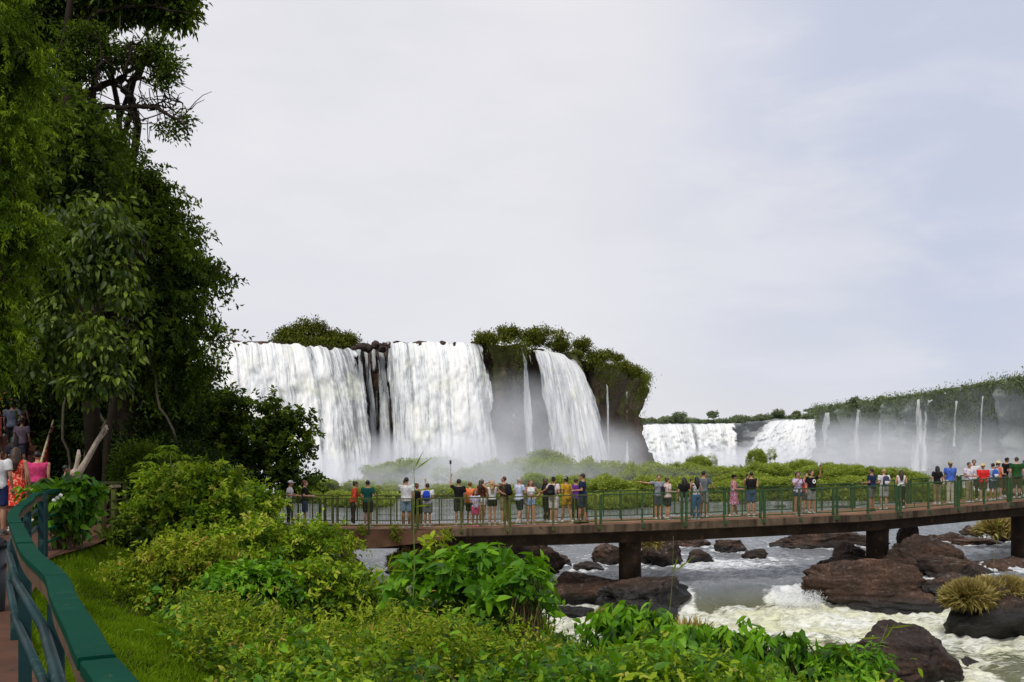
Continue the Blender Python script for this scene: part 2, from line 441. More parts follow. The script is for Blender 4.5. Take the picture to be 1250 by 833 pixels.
# ------------------------------------------------------------------ people
SKIN = {'l': (.48, .27, .19), 'm': (.34, .18, .115), 'd': (.14, .07, .045), 't': (.42, .21, .13)}
def skin_mat(k):
    if 'skin'+k not in M: M['skin'+k] = simple_mat('skin_'+k, SKIN[k], .55, .35, .1, 12)
    return M['skin'+k]
M['eye'] = simple_mat('eye', (.02, .015, .012), .3, .5, .1)
HAIRC = {'k': (.010, .008, .007), 'b': (.045, .025, .014), 'r': (.13, .05, .022), 'y': (.38, .25, .12), 'g': (.33, .31, .29)}
ARMS = {  # side-mirrored elbow and hand positions, front is -Y
    'down': ((.235, .03, 1.14), (.25, -.05, .89)), 'bend': ((.225, .04, 1.14), (.13, -.27, 1.12)),
    'phone': ((.21, -.13, 1.19), (.05, -.33, 1.43)), 'up': ((.26, -.20, 1.48), (.20, -.30, 1.75)),
    'rail': ((.25, -.13, 1.16), (.20, -.37, 1.10)), 'hip': ((.36, .06, 1.18), (.19, -.03, 1.02)),
    'side': ((.36, -.04, 1.22), (.55, -.16, 1.14)), 'fwd': ((.22, -.24, 1.32), (.16, -.50, 1.38)),
    'cross': ((.24, -.08, 1.16), (-.04, -.20, 1.20)), 'head': ((.36, -.05, 1.52), (.16, -.06, 1.62)), 'wide': ((.42, 0, 1.38), (.66, -.05, 1.42))}
def person(pos, rz, label, h=1.7, skin='m', top=('tee', (.7, .7, .7)), bot=('shorts', (.1, .1, .15)), hair=('short', 'k'), arms=('down', 'down'),
           shoes=(.6, .6, .6), stance=0.0, lean=0.0, female=False, wide=1.0, hat=None, headturn=0.0, tpat=None, logo=False, child=False, group='visitors on the footbridge', look=0.0, leanx=0.0, socks=None):
    s = h/1.7
    root = empty('person', pos, rz); tag(root, label, 'person', group)
    def bend(p):
        p = np.array(p, float)
        if p.ndim == 1: p = p[None]; one = True
        else: one = False
        q = p.copy(); e = np.clip(q[:, 2]-.92, 0, None); q[:, 1] -= e*lean; q[:, 2] -= e*abs(lean)*lean*.3; q[:, 0] += e*leanx
        q *= s
        return q[0] if one else q
    hw = .19 if not female else .165; W = wide
    sh = [np.array([sd*hw*W, 0, 1.385]) for sd in (-1, 1)]
    hips = [np.array([sd*.085*W, 0, .90]) for sd in (-1, 1)]
    st = stance
    kn = [np.array([sd*.095, (-.10 if sd*st > 0 else .03)*abs(st)-.01, .49]) for sd in (-1, 1)]
    an = [np.array([sd*.10, (-.20 if sd*st > 0 else .20)*abs(st), .075]) for sd in (-1, 1)]
    arm = []
    for i, sd in enumerate((-1, 1)):
        e, hd = ARMS[arms[i]]; arm.append((sh[i], np.array([sd*e[0], e[1], e[2]]), np.array([sd*hd[0], hd[1], hd[2]])))
    waist = (.115 if female else .14)*W; hip = (.168 if female else .155)*W; chest = (.148 if female else .168)*W
    tors = [(0, .005, .84, hip*.82, .10*W), (0, .01, .93, hip, .122*W), (0, 0, 1.02, (hip+waist)/2, .108*W), (0, -.005, 1.11, waist, .093*W), (0, -.005, 1.24, chest, .108*W),
            (0, 0, 1.33, chest*1.06, .108*W), (0, .005, 1.40, chest*.92, .082*W), (0, .01, 1.44, .075, .06)]
    def tl(mb, z0, z1, ex, flare=0):
        zs = [t[2] for t in tors]; sec = []
        for z in sorted(set([z0]+[z for z in zs if z0 < z < z1]+[z1])):
            rx = np.interp(z, zs, [t[3] for t in tors]); ry = np.interp(z, zs, [t[4] for t in tors]); cy = np.interp(z, zs, [t[1] for t in tors])
            f = flare*max(0, (1.0-z))
            sec.append((0, cy, z, rx+ex+f, ry+ex+f))
        mb.loft(sec)
    # ---- body: one continuous figure
    b = MB(); tl(b, .84, 1.44, 0)
    b.tube([(0, .012, 1.40), (0, .0, 1.50)], [.055, .05], 10)
    hd = np.array([0, -.012, 1.585])
    b.ell(hd+[0, .012, .015], (.074, .094, .098), nu=14, nv=10); b.ell(hd+[0, -.028, -.055], (.052, .06, .058), nu=12, nv=8)
    b.ell(hd+[0, -.098, -.012], (.013, .020, .022)); b.ell(hd+[.077, .01, -.01], (.012, .022, .032)); b.ell(hd+[-.077, .01, -.01], (.012, .022, .032))
    for i, sd in enumerate((-1, 1)):
        b.tube([hips[i]+[0, 0, .02], hips[i]*.6+kn[i]*.4, kn[i], kn[i]*.62+an[i]*.38+np.array([0, .015, 0]), an[i]], np.array([.092, .078, .052, .056, .036])*(W if W < 1.15 else 1.1), 10)
        b.ell(kn[i], (.052,)*3); b.ell(an[i]+[0, -.05, -.035], (.042, .115, .035))
        a0, a1, a2 = arm[i]
        b.tube([a0, a0*.5+a1*.5, a1], [.052, .044, .036], 8); b.ell(a0, (.056,)*3); b.ell(a1, (.037,)*3)
        b.tube([a1, a1*.6+a2*.4, a2], [.036, .036, .024], 8)
        dd = unit((a2-a1)[None])[0]; b.tube([a2-dd*.01, a2+dd*.04, a2+dd*.085], [.026, .038, .034], 8)
    if female and not child:
        for sd in (-1, 1): b.ell((sd*.062, -.085, 1.265), (.055, .05, .055))
    V = np.concatenate(b.V)
    body = mkmesh('body', bend(V), b.F, [skin_mat(skin), M['eye']], root); remesh(body, .017*s, 1)
    # fingers, eyes and mouth joined to the same body mesh
    ex = MB(); nskin = 0
    for i, sd in enumerate((-1, 1)):
        a0, a1, a2 = arm[i]; dd = unit((a2-a1)[None])[0]
        sdv = unit(np.cross(dd, [0, -.3, 1.])[None])[0]
        nv_ = np.cross(sdv, dd)
        for k in range(4):
            base = a2+dd*.075+sdv*(k-1.5)*.019; Lf = (.055, .07, .075, .062)[k]
            ex.tube(bend(np.array([base, base+dd*Lf*.5-nv_*.006, base+dd*Lf-nv_*.022])), np.array([.0095, .009, .007])*s, 5)
        base = a2+dd*.03-sdv*.03; ex.tube(bend(np.array([base, base+dd*.03-sdv*.02, base+dd*.06-sdv*.024])), np.array([.011, .010, .008])*s, 5)
    nskin = len(ex.F)
    for sd in (-1, 1): ex.ell(bend(hd+[sd*.031, -.080, .012]), (.012*s, .008*s, .007*s), nu=6, nv=4)
    ex.ell(bend(hd+[0, -.087, -.055]), (.022*s, .006*s, .005*s), nu=6, nv=4)
    exo = ex.build('tmp', [skin_mat(skin), M['eye']], None, True)
    bm = bmesh.new(); bm.from_mesh(body.data); nb = len(bm.faces); bm.from_mesh(exo.data)
    bm.faces.ensure_lookup_table()
    for k in range(nb+nskin, len(bm.faces)): bm.faces[k].material_index = 1
    bm.to_mesh(body.data); bm.free(); bpy.data.objects.remove(exo)
    # ---- clothes
    kind, tc = top; bk, bc = bot
    def garment(nm, mb, mat, vox=.02, sm=2):
        o = mkmesh(nm, bend(np.concatenate(mb.V)), mb.F, mat, root); remesh(o, vox*s, sm); return o
    mb = MB(); z0 = {'tee': .88, 'tank': .90, 'crop': 1.13, 'long': .86, 'dress': .88, 'romper': .88}[kind]
    tl(mb, z0, 1.425, .020 if kind not in ('crop', 'tank') else .015, .10 if kind in ('tee', 'long') else 0)
    if female and not child:
        for sd in (-1, 1): mb.ell((sd*.062, -.085, 1.265), (.072, .067, .07))
    for i in (0, 1):
        a0, a1, a2 = arm[i]
        if kind in ('tee', 'romper'): mb.tube([a0+[0, 0, .012], a0*.35+a1*.65], [.070, .066], 10); mb.ell(a0+[0, 0, .006], (.07,)*3)
        elif kind == 'long': mb.tube([a0, a1, a2*.95+a1*.05], [.068, .052, .038], 10); mb.ell(a1, (.052,)*3); mb.ell(a0, (.07,)*3)
        elif kind in ('tank',): mb.ell(a0*[.86, 1, 1]+[0, 0, .01], (.055, .07, .06))
        elif kind == 'dress': mb.ell(a0*[.80, 1, 1]+[0, 0, .01], (.05, .065, .055))
    if kind == 'dress': mb.loft([(0, 0, .50, .24, .20), (0, 0, .75, .20, .165), (0, 0, .95, hip+.02, .14)])
    tn = {'tee': 'shirt', 'tank': 'tank_top', 'crop': 'crop_top', 'long': 'long_sleeved_shirt', 'dress': 'dress', 'romper': 'romper'}[kind]
    if kind == 'romper':
        for i in (0, 1): mb.tube([hips[i]+[0, 0, .06], hips[i]*.45+kn[i]*.55], [.12, .098], 12)
        tl(mb, .85, 1.0, .028)
    garment(tn, mb, cloth(tc, tpat))
    if logo:
        lg = MB(); a = np.linspace(0, 2*math.pi, 17)[:-1]
        Vl = [bend(np.array([.02+.075*math.cos(t), -.152, 1.27+.085*math.sin(t)])) for t in a]; lg.add(Vl, [tuple(range(15, -1, -1))]); 
        lo = lg.build('shirt_emblem', cloth((.8, .8, .8)), root)
        l2 = MB(); Vl = [bend(np.array([.03+.025*math.cos(t)+.01*math.cos(3*t), -.156, 1.275+.04*math.sin(t)])) for t in a]; l2.add(Vl, [tuple(range(15, -1, -1))]); l2.build('emblem_figure', cloth((.02, .02, .02)), lo)
    if kind != 'dress' and kind != 'romper':
        mb = MB()
        if bk in ('shorts', 'hot', 'pants'):
            tl(mb, .84, 1.0, .020)
            f = {'shorts': .85, 'hot': .40, 'pants': 1.0}[bk]
            for i in (0, 1):
                e = hips[i]*(1-f)+kn[i]*f
                mb.tube([hips[i]+[0, 0, .03], hips[i]*.6+e*.4, e], [.112, .105, .098 if bk == 'shorts' else (.10 if bk == 'hot' else .068)], 12)
                if bk == 'pants': mb.tube([kn[i]+[0, 0, .03], kn[i]*.5+an[i]*.5, an[i]+[0, 0, .0]], [.068, .066, .056], 10); mb.ell(kn[i], (.067,)*3)
        elif bk == 'skirt': mb.loft([(0, 0, .55, .22, .18), (0, 0, .80, .19, .16), (0, .005, 1.0, hip+.0, .13)])
        garment({'shorts': 'shorts', 'hot': 'shorts', 'pants': 'trousers', 'skirt': 'skirt'}[bk], mb, cloth(bc))
    for i in (0, 1):
        mb = MB(); c = an[i]
        mb.ell(c+[0, -.045, -.038], (.052, .142, .036), nu=12, nv=8); mb.ell(c+[0, .03, -.01], (.048, .058, .055)); mb.box(c+np.array([0, -.045, -.062]), (.095, .27, .022))
        mkmesh('shoe', bend(np.concatenate(mb.V)), mb.F, cloth(shoes), root)
        if socks: 
            mb = MB(); mb.tube([c, c*.65+kn[i]*.35], [.045, .058], 10); mkmesh('sock', bend(np.concatenate(mb.V)), mb.F, cloth(socks), root)
    # ---- hair
    ht, hc = hair; hm = 'hair'+hc
    if hm not in M: M[hm] = simple_mat('hair_'+hc, HAIRC[hc], .5, .4, .4, 25, .6)
    mb = MB(); hcn = hd+[0, .022, .030]
    if ht != 'bald':
        mb.ell(hcn, (.084, .094, .092), nu=14, nv=10)
    if ht == 'bald': mb.ell(hd+[0, .03, .025], (.077, .086, .088), nu=14, nv=10)
    if ht == 'long':
        mb.tube([hcn+[0, .04, .02], hcn+[0, .075, -.09], hcn+[0, .095, -.24], hcn+[0, .10, -.40]], [.085, .088, .092, .045], 10)
        for sd in (-1, 1): mb.tube([hcn+[sd*.05, .03, 0], hcn+[sd*.078, .03, -.09], hcn+[sd*.085, .05, -.26]], [.04, .035, .02], 8)
    if ht == 'curly':
        g = np.random.default_rng(int(abs(pos[0])*91))
        for k in range(22):
            a = g.random()*2*math.pi; z = -.16+.26*g.random(); mb.ell(hcn+[.085*math.cos(a), .03+.08*abs(math.sin(a)), z], (.042,)*3, nu=7, nv=5)
    if ht == 'bun': mb.ell(hcn+[0, .085, .055], (.042,)*3); mb.ell(hcn+[0, .05, -.03], (.07, .06, .07))
    if ht == 'tail': mb.tube([hcn+[0, .08, .04], hcn+[0, .14, 0], hcn+[0, .13, -.16]], [.03, .032, .012], 8)
    Vh = np.concatenate(mb.V); 
    o = mkmesh('hair', bend(Vh), mb.F, M[hm], root); remesh(o, .014*s, 1)
    if hat:
        hk, hcl = hat; mb = MB()
        if hk == 'cap': mb.loft([(0, .008, 1.615, .088, .104), (0, .01, 1.66, .084, .098), (0, .012, 1.70, .06, .07), (0, .012, 1.713, .02, .02)]); mb.ell((0, -.115, 1.622), (.065, .07, .010))
        elif hk == 'straw': mb.loft([(0, .01, 1.625, .20, .21), (0, .01, 1.640, .10, .12), (0, .01, 1.71, .085, .10), (0, .01, 1.735, .05, .06)])
        elif hk == 'band': mb.loft([(0, .012, 1.645, .086, .104), (0, .018, 1.672, .081, .097)])
        mkmesh({'cap': 'cap', 'straw': 'straw_hat', 'band': 'headband'}[hk], bend(np.concatenate(mb.V)), mb.F, cloth(hcl), root)
    root['_arm'] = [float(x) for a in arm for x in bend(a[2])]; root['_s'] = s; root['_lean'] = lean
    return root
def loc2w(root, p):
    c, s_ = math.cos(root.rotation_euler[2]), math.sin(root.rotation_euler[2])
    return (root.location[0]+c*p[0]-s_*p[1], root.location[1]+s_*p[0]+c*p[1], root.location[2]+p[2])
def backpack(pr, c, label, trim=(.02, .02, .02), sc=1.0, front=False):
    s = pr['_s']*sc; e = (1.2-.92)*pr['_lean']
    p = loc2w(pr, (0, (.205*pr['_s']-e) if not front else -.2-e, 1.03*pr['_s']))
    r = empty('backpack', p, pr.rotation_euler[2]+(math.pi if front else 0)); tag(r, label, 'backpack')
    mb = MB(); mb.loft([(0, 0, 0, .12*s, .06*s), (0, .01*s, .05*s, .15*s, .085*s), (0, .005, .22*s, .145*s, .08*s), (0, 0, .33*s, .12*s, .06*s), (0, 0, .39*s, .07*s, .03*s)], 12); mb.build('bag_body', cloth(c), r, True)
    mb = MB(); mb.loft([(0, .085*s, .03*s, .09*s, .025*s), (0, .09*s, .10*s, .105*s, .035*s), (0, .085*s, .18*s, .095*s, .02*s)], 10); mb.build('pocket', cloth(trim), r, True)
    mb = MB()
    for sd in (-1, 1): mb.tube(np.array([(sd*.09, -.05, .34), (sd*.105, -.17, .385), (sd*.115, -.30, .33), (sd*.13, -.31, .18), (sd*.14, -.18, .06), (sd*.12, -.04, .05)])*s, .016*s, 6)
    mb.build('strap', cloth(trim), r, True)
    return r
def held(pr, side, name, label, cat, dims=(.075, .012, .15), c=(.02, .02, .02), off=(0, -.02, .10)):
    a = pr['_arm']; i = 0 if side < 0 else 3
    p = loc2w(pr, (a[i]+off[0], a[i+1]+off[1], a[i+2]+off[2]))
    mb = MB(); mb.box((0, 0, 0), dims); o = mb.build(name, simple_mat('device', c, .3, .5, .1), None)
    bv = o.modifiers.new('b', 'BEVEL'); bv.width = min(dims)*.3; bv.segments = 2
    o.location = p; o.rotation_euler = (0, 0, pr.rotation_euler[2]); tag(o, label, cat); return o
# ------------------------------------------------------------------ camera, light, sky
cam = bpy.data.cameras.new('camera'); co = bpy.data.objects.new('camera', cam); col.objects.link(co); scene.camera = co
co.location = (0, 0, 0); co.rotation_euler = (math.pi/2, 0, 0); cam.sensor_width = 36; cam.lens = 35; cam.shift_y = (HY-416.5)/1250; cam.clip_end = 9000; cam.clip_start = .1
scene.view_settings.view_transform = 'Standard'; scene.view_settings.look = 'None'; scene.view_settings.exposure = 0
SUN_EL, SUN_AZ = 52.0, 205.0       # azimuth clockwise from +Y
sun = bpy.data.lights.new('sun', 'SUN'); so = bpy.data.objects.new('sun', sun); col.objects.link(so)
sun.energy = 2.4; sun.angle = math.radians(9); sun.color = (1, .95, .86)
el, az = math.radians(SUN_EL), math.radians(SUN_AZ)
sd = Vector((math.sin(az)*math.cos(el), math.cos(az)*math.cos(el), math.sin(el)))
so.rotation_euler = sd.to_track_quat('Z', 'Y').to_euler()
w = bpy.data.worlds.new('World'); scene.world = w; w.use_nodes = True; nt = w.node_tree; nt.nodes.clear(); ll = nt.links
sky = nt.nodes.new('ShaderNodeTexSky'); sky.sky_type = 'NISHITA'; sky.sun_disc = False; sky.sun_elevation = el; sky.sun_rotation = az
tc = nt.nodes.new('ShaderNodeTexCoord'); g = tc.outputs['Generated']
n1 = noise_n(nt, 1.4, 5, .5, g, (1, 1, 2.8), .3); n2 = noise_n(nt, 4.5, 6, .55, g, (1, 1, 3.0), .25)
sep = nt.nodes.new('ShaderNodeSeparateXYZ'); ll.new(g, sep.inputs[0])
base = ramp(nt, [(0, (.70, .70, .76)), (.10, (.74, .735, .79)), (.25, (.85, .84, .87)), (.5, (.86, .845, .875)), (1, (.78, .77, .83))]); ll.new(sep.outputs['Z'], base.inputs[0])
c = mixc(nt, maprange(nt, n1.outputs[0], .40, .62), base.outputs[0], (.72, .73, .80))
# a thinner, bluer place in the cloud cover towards the right
def dirspot(v, a, b):
    vm = nt.nodes.new('ShaderNodeVectorMath'); vm.operation = 'DOT_PRODUCT'; ll.new(g, vm.inputs[0]); vm.inputs[1].default_value = Vector(v).normalized()
    s_ = math_n(nt, 'ADD', vm.outputs['Value'], math_n(nt, 'MULTIPLY', math_n(nt, 'SUBTRACT', n2.outputs[0], .5), .06))
    s_ = math_n(nt, 'ADD', s_, math_n(nt, 'MULTIPLY', math_n(nt, 'SUBTRACT', n1.outputs[0], .5), .05))
    return maprange(nt, s_, a, b)
c = mixc(nt, math_n(nt, 'MULTIPLY', dirspot((470, 1215, 350), .955, .993), .62), c, (.52, .58, .77))
c = mixc(nt, math_n(nt, 'MULTIPLY', dirspot((-150, 1215, 420), .90, .99), .55), c, (.88, .86, .89))
c = mixc(nt, math_n(nt, 'MULTIPLY', dirspot((250, 1215, 130), .975, .999), .35), c, (.78, .77, .80))
c = mixc(nt, math_n(nt, 'MULTIPLY', maprange(nt, n2.outputs[0], .42, .7), .25), c, (.95, .94, .95))
vm = nt.nodes.new('ShaderNodeVectorMath'); vm.operation = 'SCALE'; ll.new(c, vm.inputs[0]); vm.inputs['Scale'].default_value = 10.0
mx = mixc(nt, .93, sky.outputs[0], vm.outputs[0])
bg = nt.nodes.new('ShaderNodeBackground'); bg.inputs['Strength'].default_value = .1; ll.new(mx, bg.inputs[0])
ow = nt.nodes.new('ShaderNodeOutputWorld'); ll.new(bg.outputs[0], ow.inputs[0])

# ------------------------------------------------------------------ bridge line
BP = [(-20.5, 35.6, -2.66), (-14.5, 36, -2.70), (-9.33, 36, -2.75), (-3.7, 36.05, -2.80), (4.36, 36.6, -2.64), (12.04, 39, -2.52), (15.3, 40.4, -2.47), (22.6, 44, -2.17), (31.3, 49.3, -1.9), (38, 54.5, -1.7)]
def catmull(pts, n=12):
    p = [np.array(q, float) for q in pts]; p = [2*p[0]-p[1]]+p+[2*p[-1]-p[-2]]; o_ = []
    for i in range(1, len(p)-2):
        for t in np.arange(n)/n:
            a, b_, c_, d = p[i-1:i+3]; o_.append(.5*((2*b_)+(c_-a)*t+(2*a-5*b_+4*c_-d)*t*t+(3*b_-a-3*c_+d)*t**3))
    o_.append(p[-2]); return np.array(o_)
BL = catmull(BP); bs = np.concatenate([[0], np.cumsum(np.linalg.norm(np.diff(BL[:, :2], axis=0), axis=1))])
BW = 2.7
def bridge_at(s, t=0.0, dz=0.0):
    p = np.array([np.interp(s, bs, BL[:, k]) for k in range(3)])
    e = .3; a = np.array([np.interp(s+e, bs, BL[:, k]) for k in range(2)])-np.array([np.interp(s-e, bs, BL[:, k]) for k in range(2)]); a /= np.linalg.norm(a)
    n = np.array([-a[1], a[0]]); return np.array([p[0]+n[0]*t, p[1]+n[1]*t, p[2]+dz])
def deck_px(x, t):
    S = np.linspace(0, bs[-1], 500); q = np.array([bridge_at(s, t) for s in S]); px = HX+F*q[:, 0]/q[:, 1]
    s = np.interp(x, px, S); return bridge_at(s, t), s

# ------------------------------------------------------------------ bank terrain
RAIL = np.array([(.28, 0.0), (-.42, 1.5), (-1.03, 2.6), (-1.238, 2.96), (-1.473, 3.41), (-1.877, 4.17), (-2.264, 4.93), (-2.888, 5.98), (-3.60, 7.3), (-4.13, 8.3), (-4.76, 9.5), (-5.45, 11), (-6.07, 12.5), (-7.05, 14.9), (-7.4, 17.5), (-8.6, 22), (-11, 29), (-13.5, 35), (-14, 37)])
SHORE = np.array([(30, -4), (16, 8), (11, 13), (6.5, 17.5), (2, 22), (-1.5, 28), (-4.5, 33.5), (-6.5, 38.5), (-10, 44), (-16, 50), (-26, 58), (-50, 75), (-80, 95)])
def pld(poly, X, Y):
    best = np.full(X.shape, 1e9); sgn = np.zeros(X.shape)
    for a, b_ in zip(poly[:-1], poly[1:]):
        d = b_-a; t = np.clip(((X-a[0])*d[0]+(Y-a[1])*d[1])/d.dot(d), 0, 1)
        dx, dy = X-(a[0]+t*d[0]), Y-(a[1]+t*d[1]); r = np.hypot(dx, dy); cr = d[0]*dy-d[1]*dx
        m = r < best; best = np.where(m, r, best); sgn = np.where(m, np.sign(cr), sgn)
    return best, sgn
def ground_z(X, Y):
    X = np.atleast_1d(np.asarray(X, float)); Y = np.atleast_1d(np.asarray(Y, float))
    dr, sr = pld(RAIL, X, Y); dsh, ss = pld(SHORE, X, Y)
    right = sr < 0                      # right of the rail
    land = ss > 0                       # left of the shore line
    d = np.where(right, dr, 0); t = d/(d+dsh+1e-6)
    lvl = np.where(Y > 22, -1.62-(np.clip(Y, 22, 35)-22)/13*1.15, -1.62)
    z = lvl-.04-(-lvl-.04+0)*0-.30*np.minimum(d, 3.2)-(4.6+lvl+1.6)*0
    zs = lvl-.05-.33*np.minimum(d, 3.0); zb = -6.6
    k = np.clip((t-.15)/.85, 0, 1); z = zs*(1-k**1.25)+zb*k**1.25
    z = np.where(land, z, -6.6-np.minimum(dsh*.15, 1.0))
    hill = np.where(~right, np.clip(dr-3.4, 0, 60)*.28*np.clip((Y-4)/14, 0, 1), 0)
    z = np.where(right, z, np.where(land, lvl-.03+hill, z))
    return z
def ground_mat():
    m, nt, nn, l = newmat('bank_soil'); w_ = wpos(nt)
    n1 = noise_n(nt, 1.1, 5, .6, w_); n2 = noise_n(nt, 7, 5, .6, w_)
    r = ramp(nt, [(.35, (.012, .022, .004)), (.55, (.024, .040, .006)), (.75, (.04, .035, .014))]); l.new(n1.outputs[0], r.inputs[0])
    c_ = mixc(nt, maprange(nt, n2.outputs[0], .45, .65), r.outputs[0], (.04, .03, .018))
    out(nt, principled(nt, c_, .95, .1, n2.outputs[0], .6, .05).outputs[0]); return m
xs = np.concatenate([np.linspace(-400, -62, 18), np.arange(-60, 34, .4), np.linspace(36, 120, 10)]); ys = np.concatenate([np.arange(-8, 62, .4), np.linspace(64, 110, 14)])
X, Y = np.meshgrid(xs, ys, indexing='ij'); Z = ground_z(X.ravel(), Y.ravel())
Pn = np.stack([X.ravel(), Y.ravel(), Z], 1)
nz = fbm_arr(np.stack([Pn[:, 0], Pn[:, 1], Pn[:, 0]*0], 1), .45, 4)
dr_, sr_ = pld(RAIL, Pn[:, 0], Pn[:, 1]); Pn[:, 2] += nz*.22*np.clip(np.where(sr_ < 0, dr_/1.5, (dr_-3.2)/2), 0, 1)
tag(mkmesh('ground', Pn, grid_faces(len(xs), len(ys)), ground_mat(), None, True), kind='structure')
# one bed sheet reaching the horizon
bed = MB(); bed.add([(-6000, 40, -8.2), (6000, 40, -8.2), (6000, 7000, -8.2), (-6000, 7000, -8.2)], [(0, 1, 2, 3)])
tag(bed.build('riverbed', ground_mat()), kind='structure')
# path left of the rail
PM = simple_mat('path_floor', (.085, .038, .022), .85, .2, .3, 1.5, .4, worn=(.04, .022, .015), coord='w')
lp = catmull(np.c_[RAIL[:16], np.zeros(16)], 8)[:, :2]
tn = np.gradient(lp, axis=0); tn /= np.linalg.norm(tn, axis=1, keepdims=True); nl = np.c_[-tn[:, 1], tn[:, 0]]
zl = np.where(lp[:, 1] > 22, -1.62-(lp[:, 1]-22)/13*1.15, -1.62)+.02
V = []; 
for k in range(len(lp)):
    for off in (-.12, 1.2, 2.4, 3.4): q = lp[k]+nl[k]*off; V.append((q[0], q[1], zl[k]))
tag(mkmesh('path', V, grid_faces(len(lp), 4), PM, None, True), kind='structure')

# ------------------------------------------------------------------ footbridge
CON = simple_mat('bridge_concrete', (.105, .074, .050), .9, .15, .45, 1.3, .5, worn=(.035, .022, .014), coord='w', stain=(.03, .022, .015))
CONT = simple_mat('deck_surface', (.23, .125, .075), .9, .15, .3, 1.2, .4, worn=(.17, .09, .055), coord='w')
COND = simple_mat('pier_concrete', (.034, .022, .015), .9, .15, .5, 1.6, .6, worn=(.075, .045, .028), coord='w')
GRN_D = simple_mat('railing_paint', (.014, .055, .012), .5, .4, .35, 3.5, .2, worn=(.10, .085, .04), coord='w')
GRN_L = simple_mat('railing_paint_lit', (.06, .075, .012), .6, .3, .4, 3.5, .2, worn=(.14, .10, .05), coord='w')  # same railing paint, its colour yellowed for the light on the left
WIRE = simple_mat('mesh_wire', (.055, .075, .02), .6, .3, .2, 5)
br = empty('footbridge', bridge_at(bs[-1]/2, 0)); tag(br, 'long low concrete footbridge with green railings crossing the river below the falls', 'footbridge')
b0 = np.array(br.location)
def sweep(name, prof, mat, s0=0.0, s1=None, step=.6):
    """prof: (t, dz) closed profile swept along the bridge"""
    S = np.linspace(s0, s1 if s1 else bs[-1], int(((s1 or bs[-1])-s0)/step)+2); k = len(prof); V = []
    for s in S:
        for (t, dz) in prof: V.append(bridge_at(s, t, dz)-b0)
    Fs = [tuple(int(x) for x in f) for f in ([(i*k+j, (i+1)*k+j, (i+1)*k+(j+1) % k, i*k+(j+1) % k) for i in range(len(S)-1) for j in range(k)])]
    Fs += [tuple(range(k)), tuple(range((len(S)-1)*k+k-1, (len(S)-1)*k-1, -1))]
    return mkmesh(name, V, Fs, mat, br, False)
sweep('deck', [(0, -.27), (0, -.015), (.02, 0), (BW-.02, 0), (BW, -.015), (BW, -.27), (BW-.3, -.33), (.3, -.33)], [CON])
sweep('deck_surface', [(.03, .003), (.03, .012), (BW-.03, .012), (BW-.03, .003)], CONT)
for k in range(1, 14):
    q = bridge_at(k*3.35+.25, -.003, -.14)-b0; mb = MB(); mb.box(q, (.03, .012, .25)); mb.build('expansion_joint', COND, br)
for k in range(1, 27):
    q = bridge_at(k*1.675+.25, -.02, -.10)-b0; mb = MB(); mb.box(q, (.13, .04, .13)); mb.box(q+[0, -.03, 0], (.03, .03, .03)); mb.build('bracket', GRN_D if k > 14 else GRN_L, br)
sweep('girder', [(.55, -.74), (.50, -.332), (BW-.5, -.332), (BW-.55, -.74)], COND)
# tapered side beam of the left landing
S = np.linspace(deck_px(384, 0)[1], deck_px(545, 0)[1], 26); V = []
for i, s in enumerate(S):
    px = HX+F*bridge_at(s)[0]/bridge_at(s)[1]
    yb = np.interp(px, [384, 402, 440, 500, 545], [662, 673, 671, 665, 658]); zb = (HY-yb)*36/F
    for t, z in ((-.03, zb), (-.03, bridge_at(s)[2]-.04), (.45, bridge_at(s)[2]-.04), (.45, zb)):
        q = bridge_at(s, t); q[2] = z; V.append(q-b0)
Fs = [(i*4+j, (i+1)*4+j, (i+1)*4+(j+1) % 4, i*4+(j+1) % 4) for i in range(25) for j in range(4)]+[(0, 1, 2, 3), (103, 102, 101, 100)]
mkmesh('side_beam', V, Fs, simple_mat('side_beam_concrete', (.16, .085, .05), .9, .15, .4, 1.1, .5, worn=(.07, .05, .015), coord='w'), br, False)
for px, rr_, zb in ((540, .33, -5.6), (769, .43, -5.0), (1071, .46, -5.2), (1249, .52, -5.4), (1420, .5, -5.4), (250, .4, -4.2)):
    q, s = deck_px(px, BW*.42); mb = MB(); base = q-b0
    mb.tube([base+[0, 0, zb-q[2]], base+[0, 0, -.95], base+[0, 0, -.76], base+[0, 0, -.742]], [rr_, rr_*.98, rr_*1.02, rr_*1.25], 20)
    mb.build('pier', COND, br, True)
# railings
pan = 3.35
def railing(t, inner):
    s = .25
    while s+pan < bs[-1]:
        a = bridge_at(s+.09, t)-b0; e = bridge_at(s+pan-.09, t)-b0; m_ = bridge_at(s+pan/2, t)-b0
        px = HX+F*(m_[0]+b0[0])/(m_[1]+b0[1]); mat = GRN_L if px < 700 else GRN_D
        mb = MB(); up = np.array([0, 0, 1.])
        mb.beam(a+up*1.10, e+up*1.10, .06, .045); mb.beam(a+up*.13, e+up*.13, .045, .04)
        for q in (a, e):
            mb.box(q+up*.55, (.09, .09, 1.06), 0); mb.box(q+[0, -.01 if t < 1 else .01, -.10], (.10, .10, .22), 0)
        pn = mb.build('railing_panel', mat, br)
        mb = MB(); mb.box(m_+up*.55, (.07, .07, 1.055)); mb.box(m_+[0, 0, -.08], (.09, .09, .17)); mb.build('middle_post', mat, pn)
        for f in (.25, .75):
            mb = MB(); q = a+(e-a)*f; mb.box(q+up*.62, (.035, .03, .95)); mb.build('baluster', mat, pn)
        mb = MB(); n = 58
        for i in range(1, n):
            q = a+(e-a)*i/n; mb.box(q+up*.61, (.011, .008, .96))
        for z in (.30, .50, .70, .90): mb.beam(a+up*z, e+up*z, .005, .006)
        mb.build('wire_mesh', WIRE, pn)
        s += pan
railing(.07, 0); railing(BW-.07, 1)

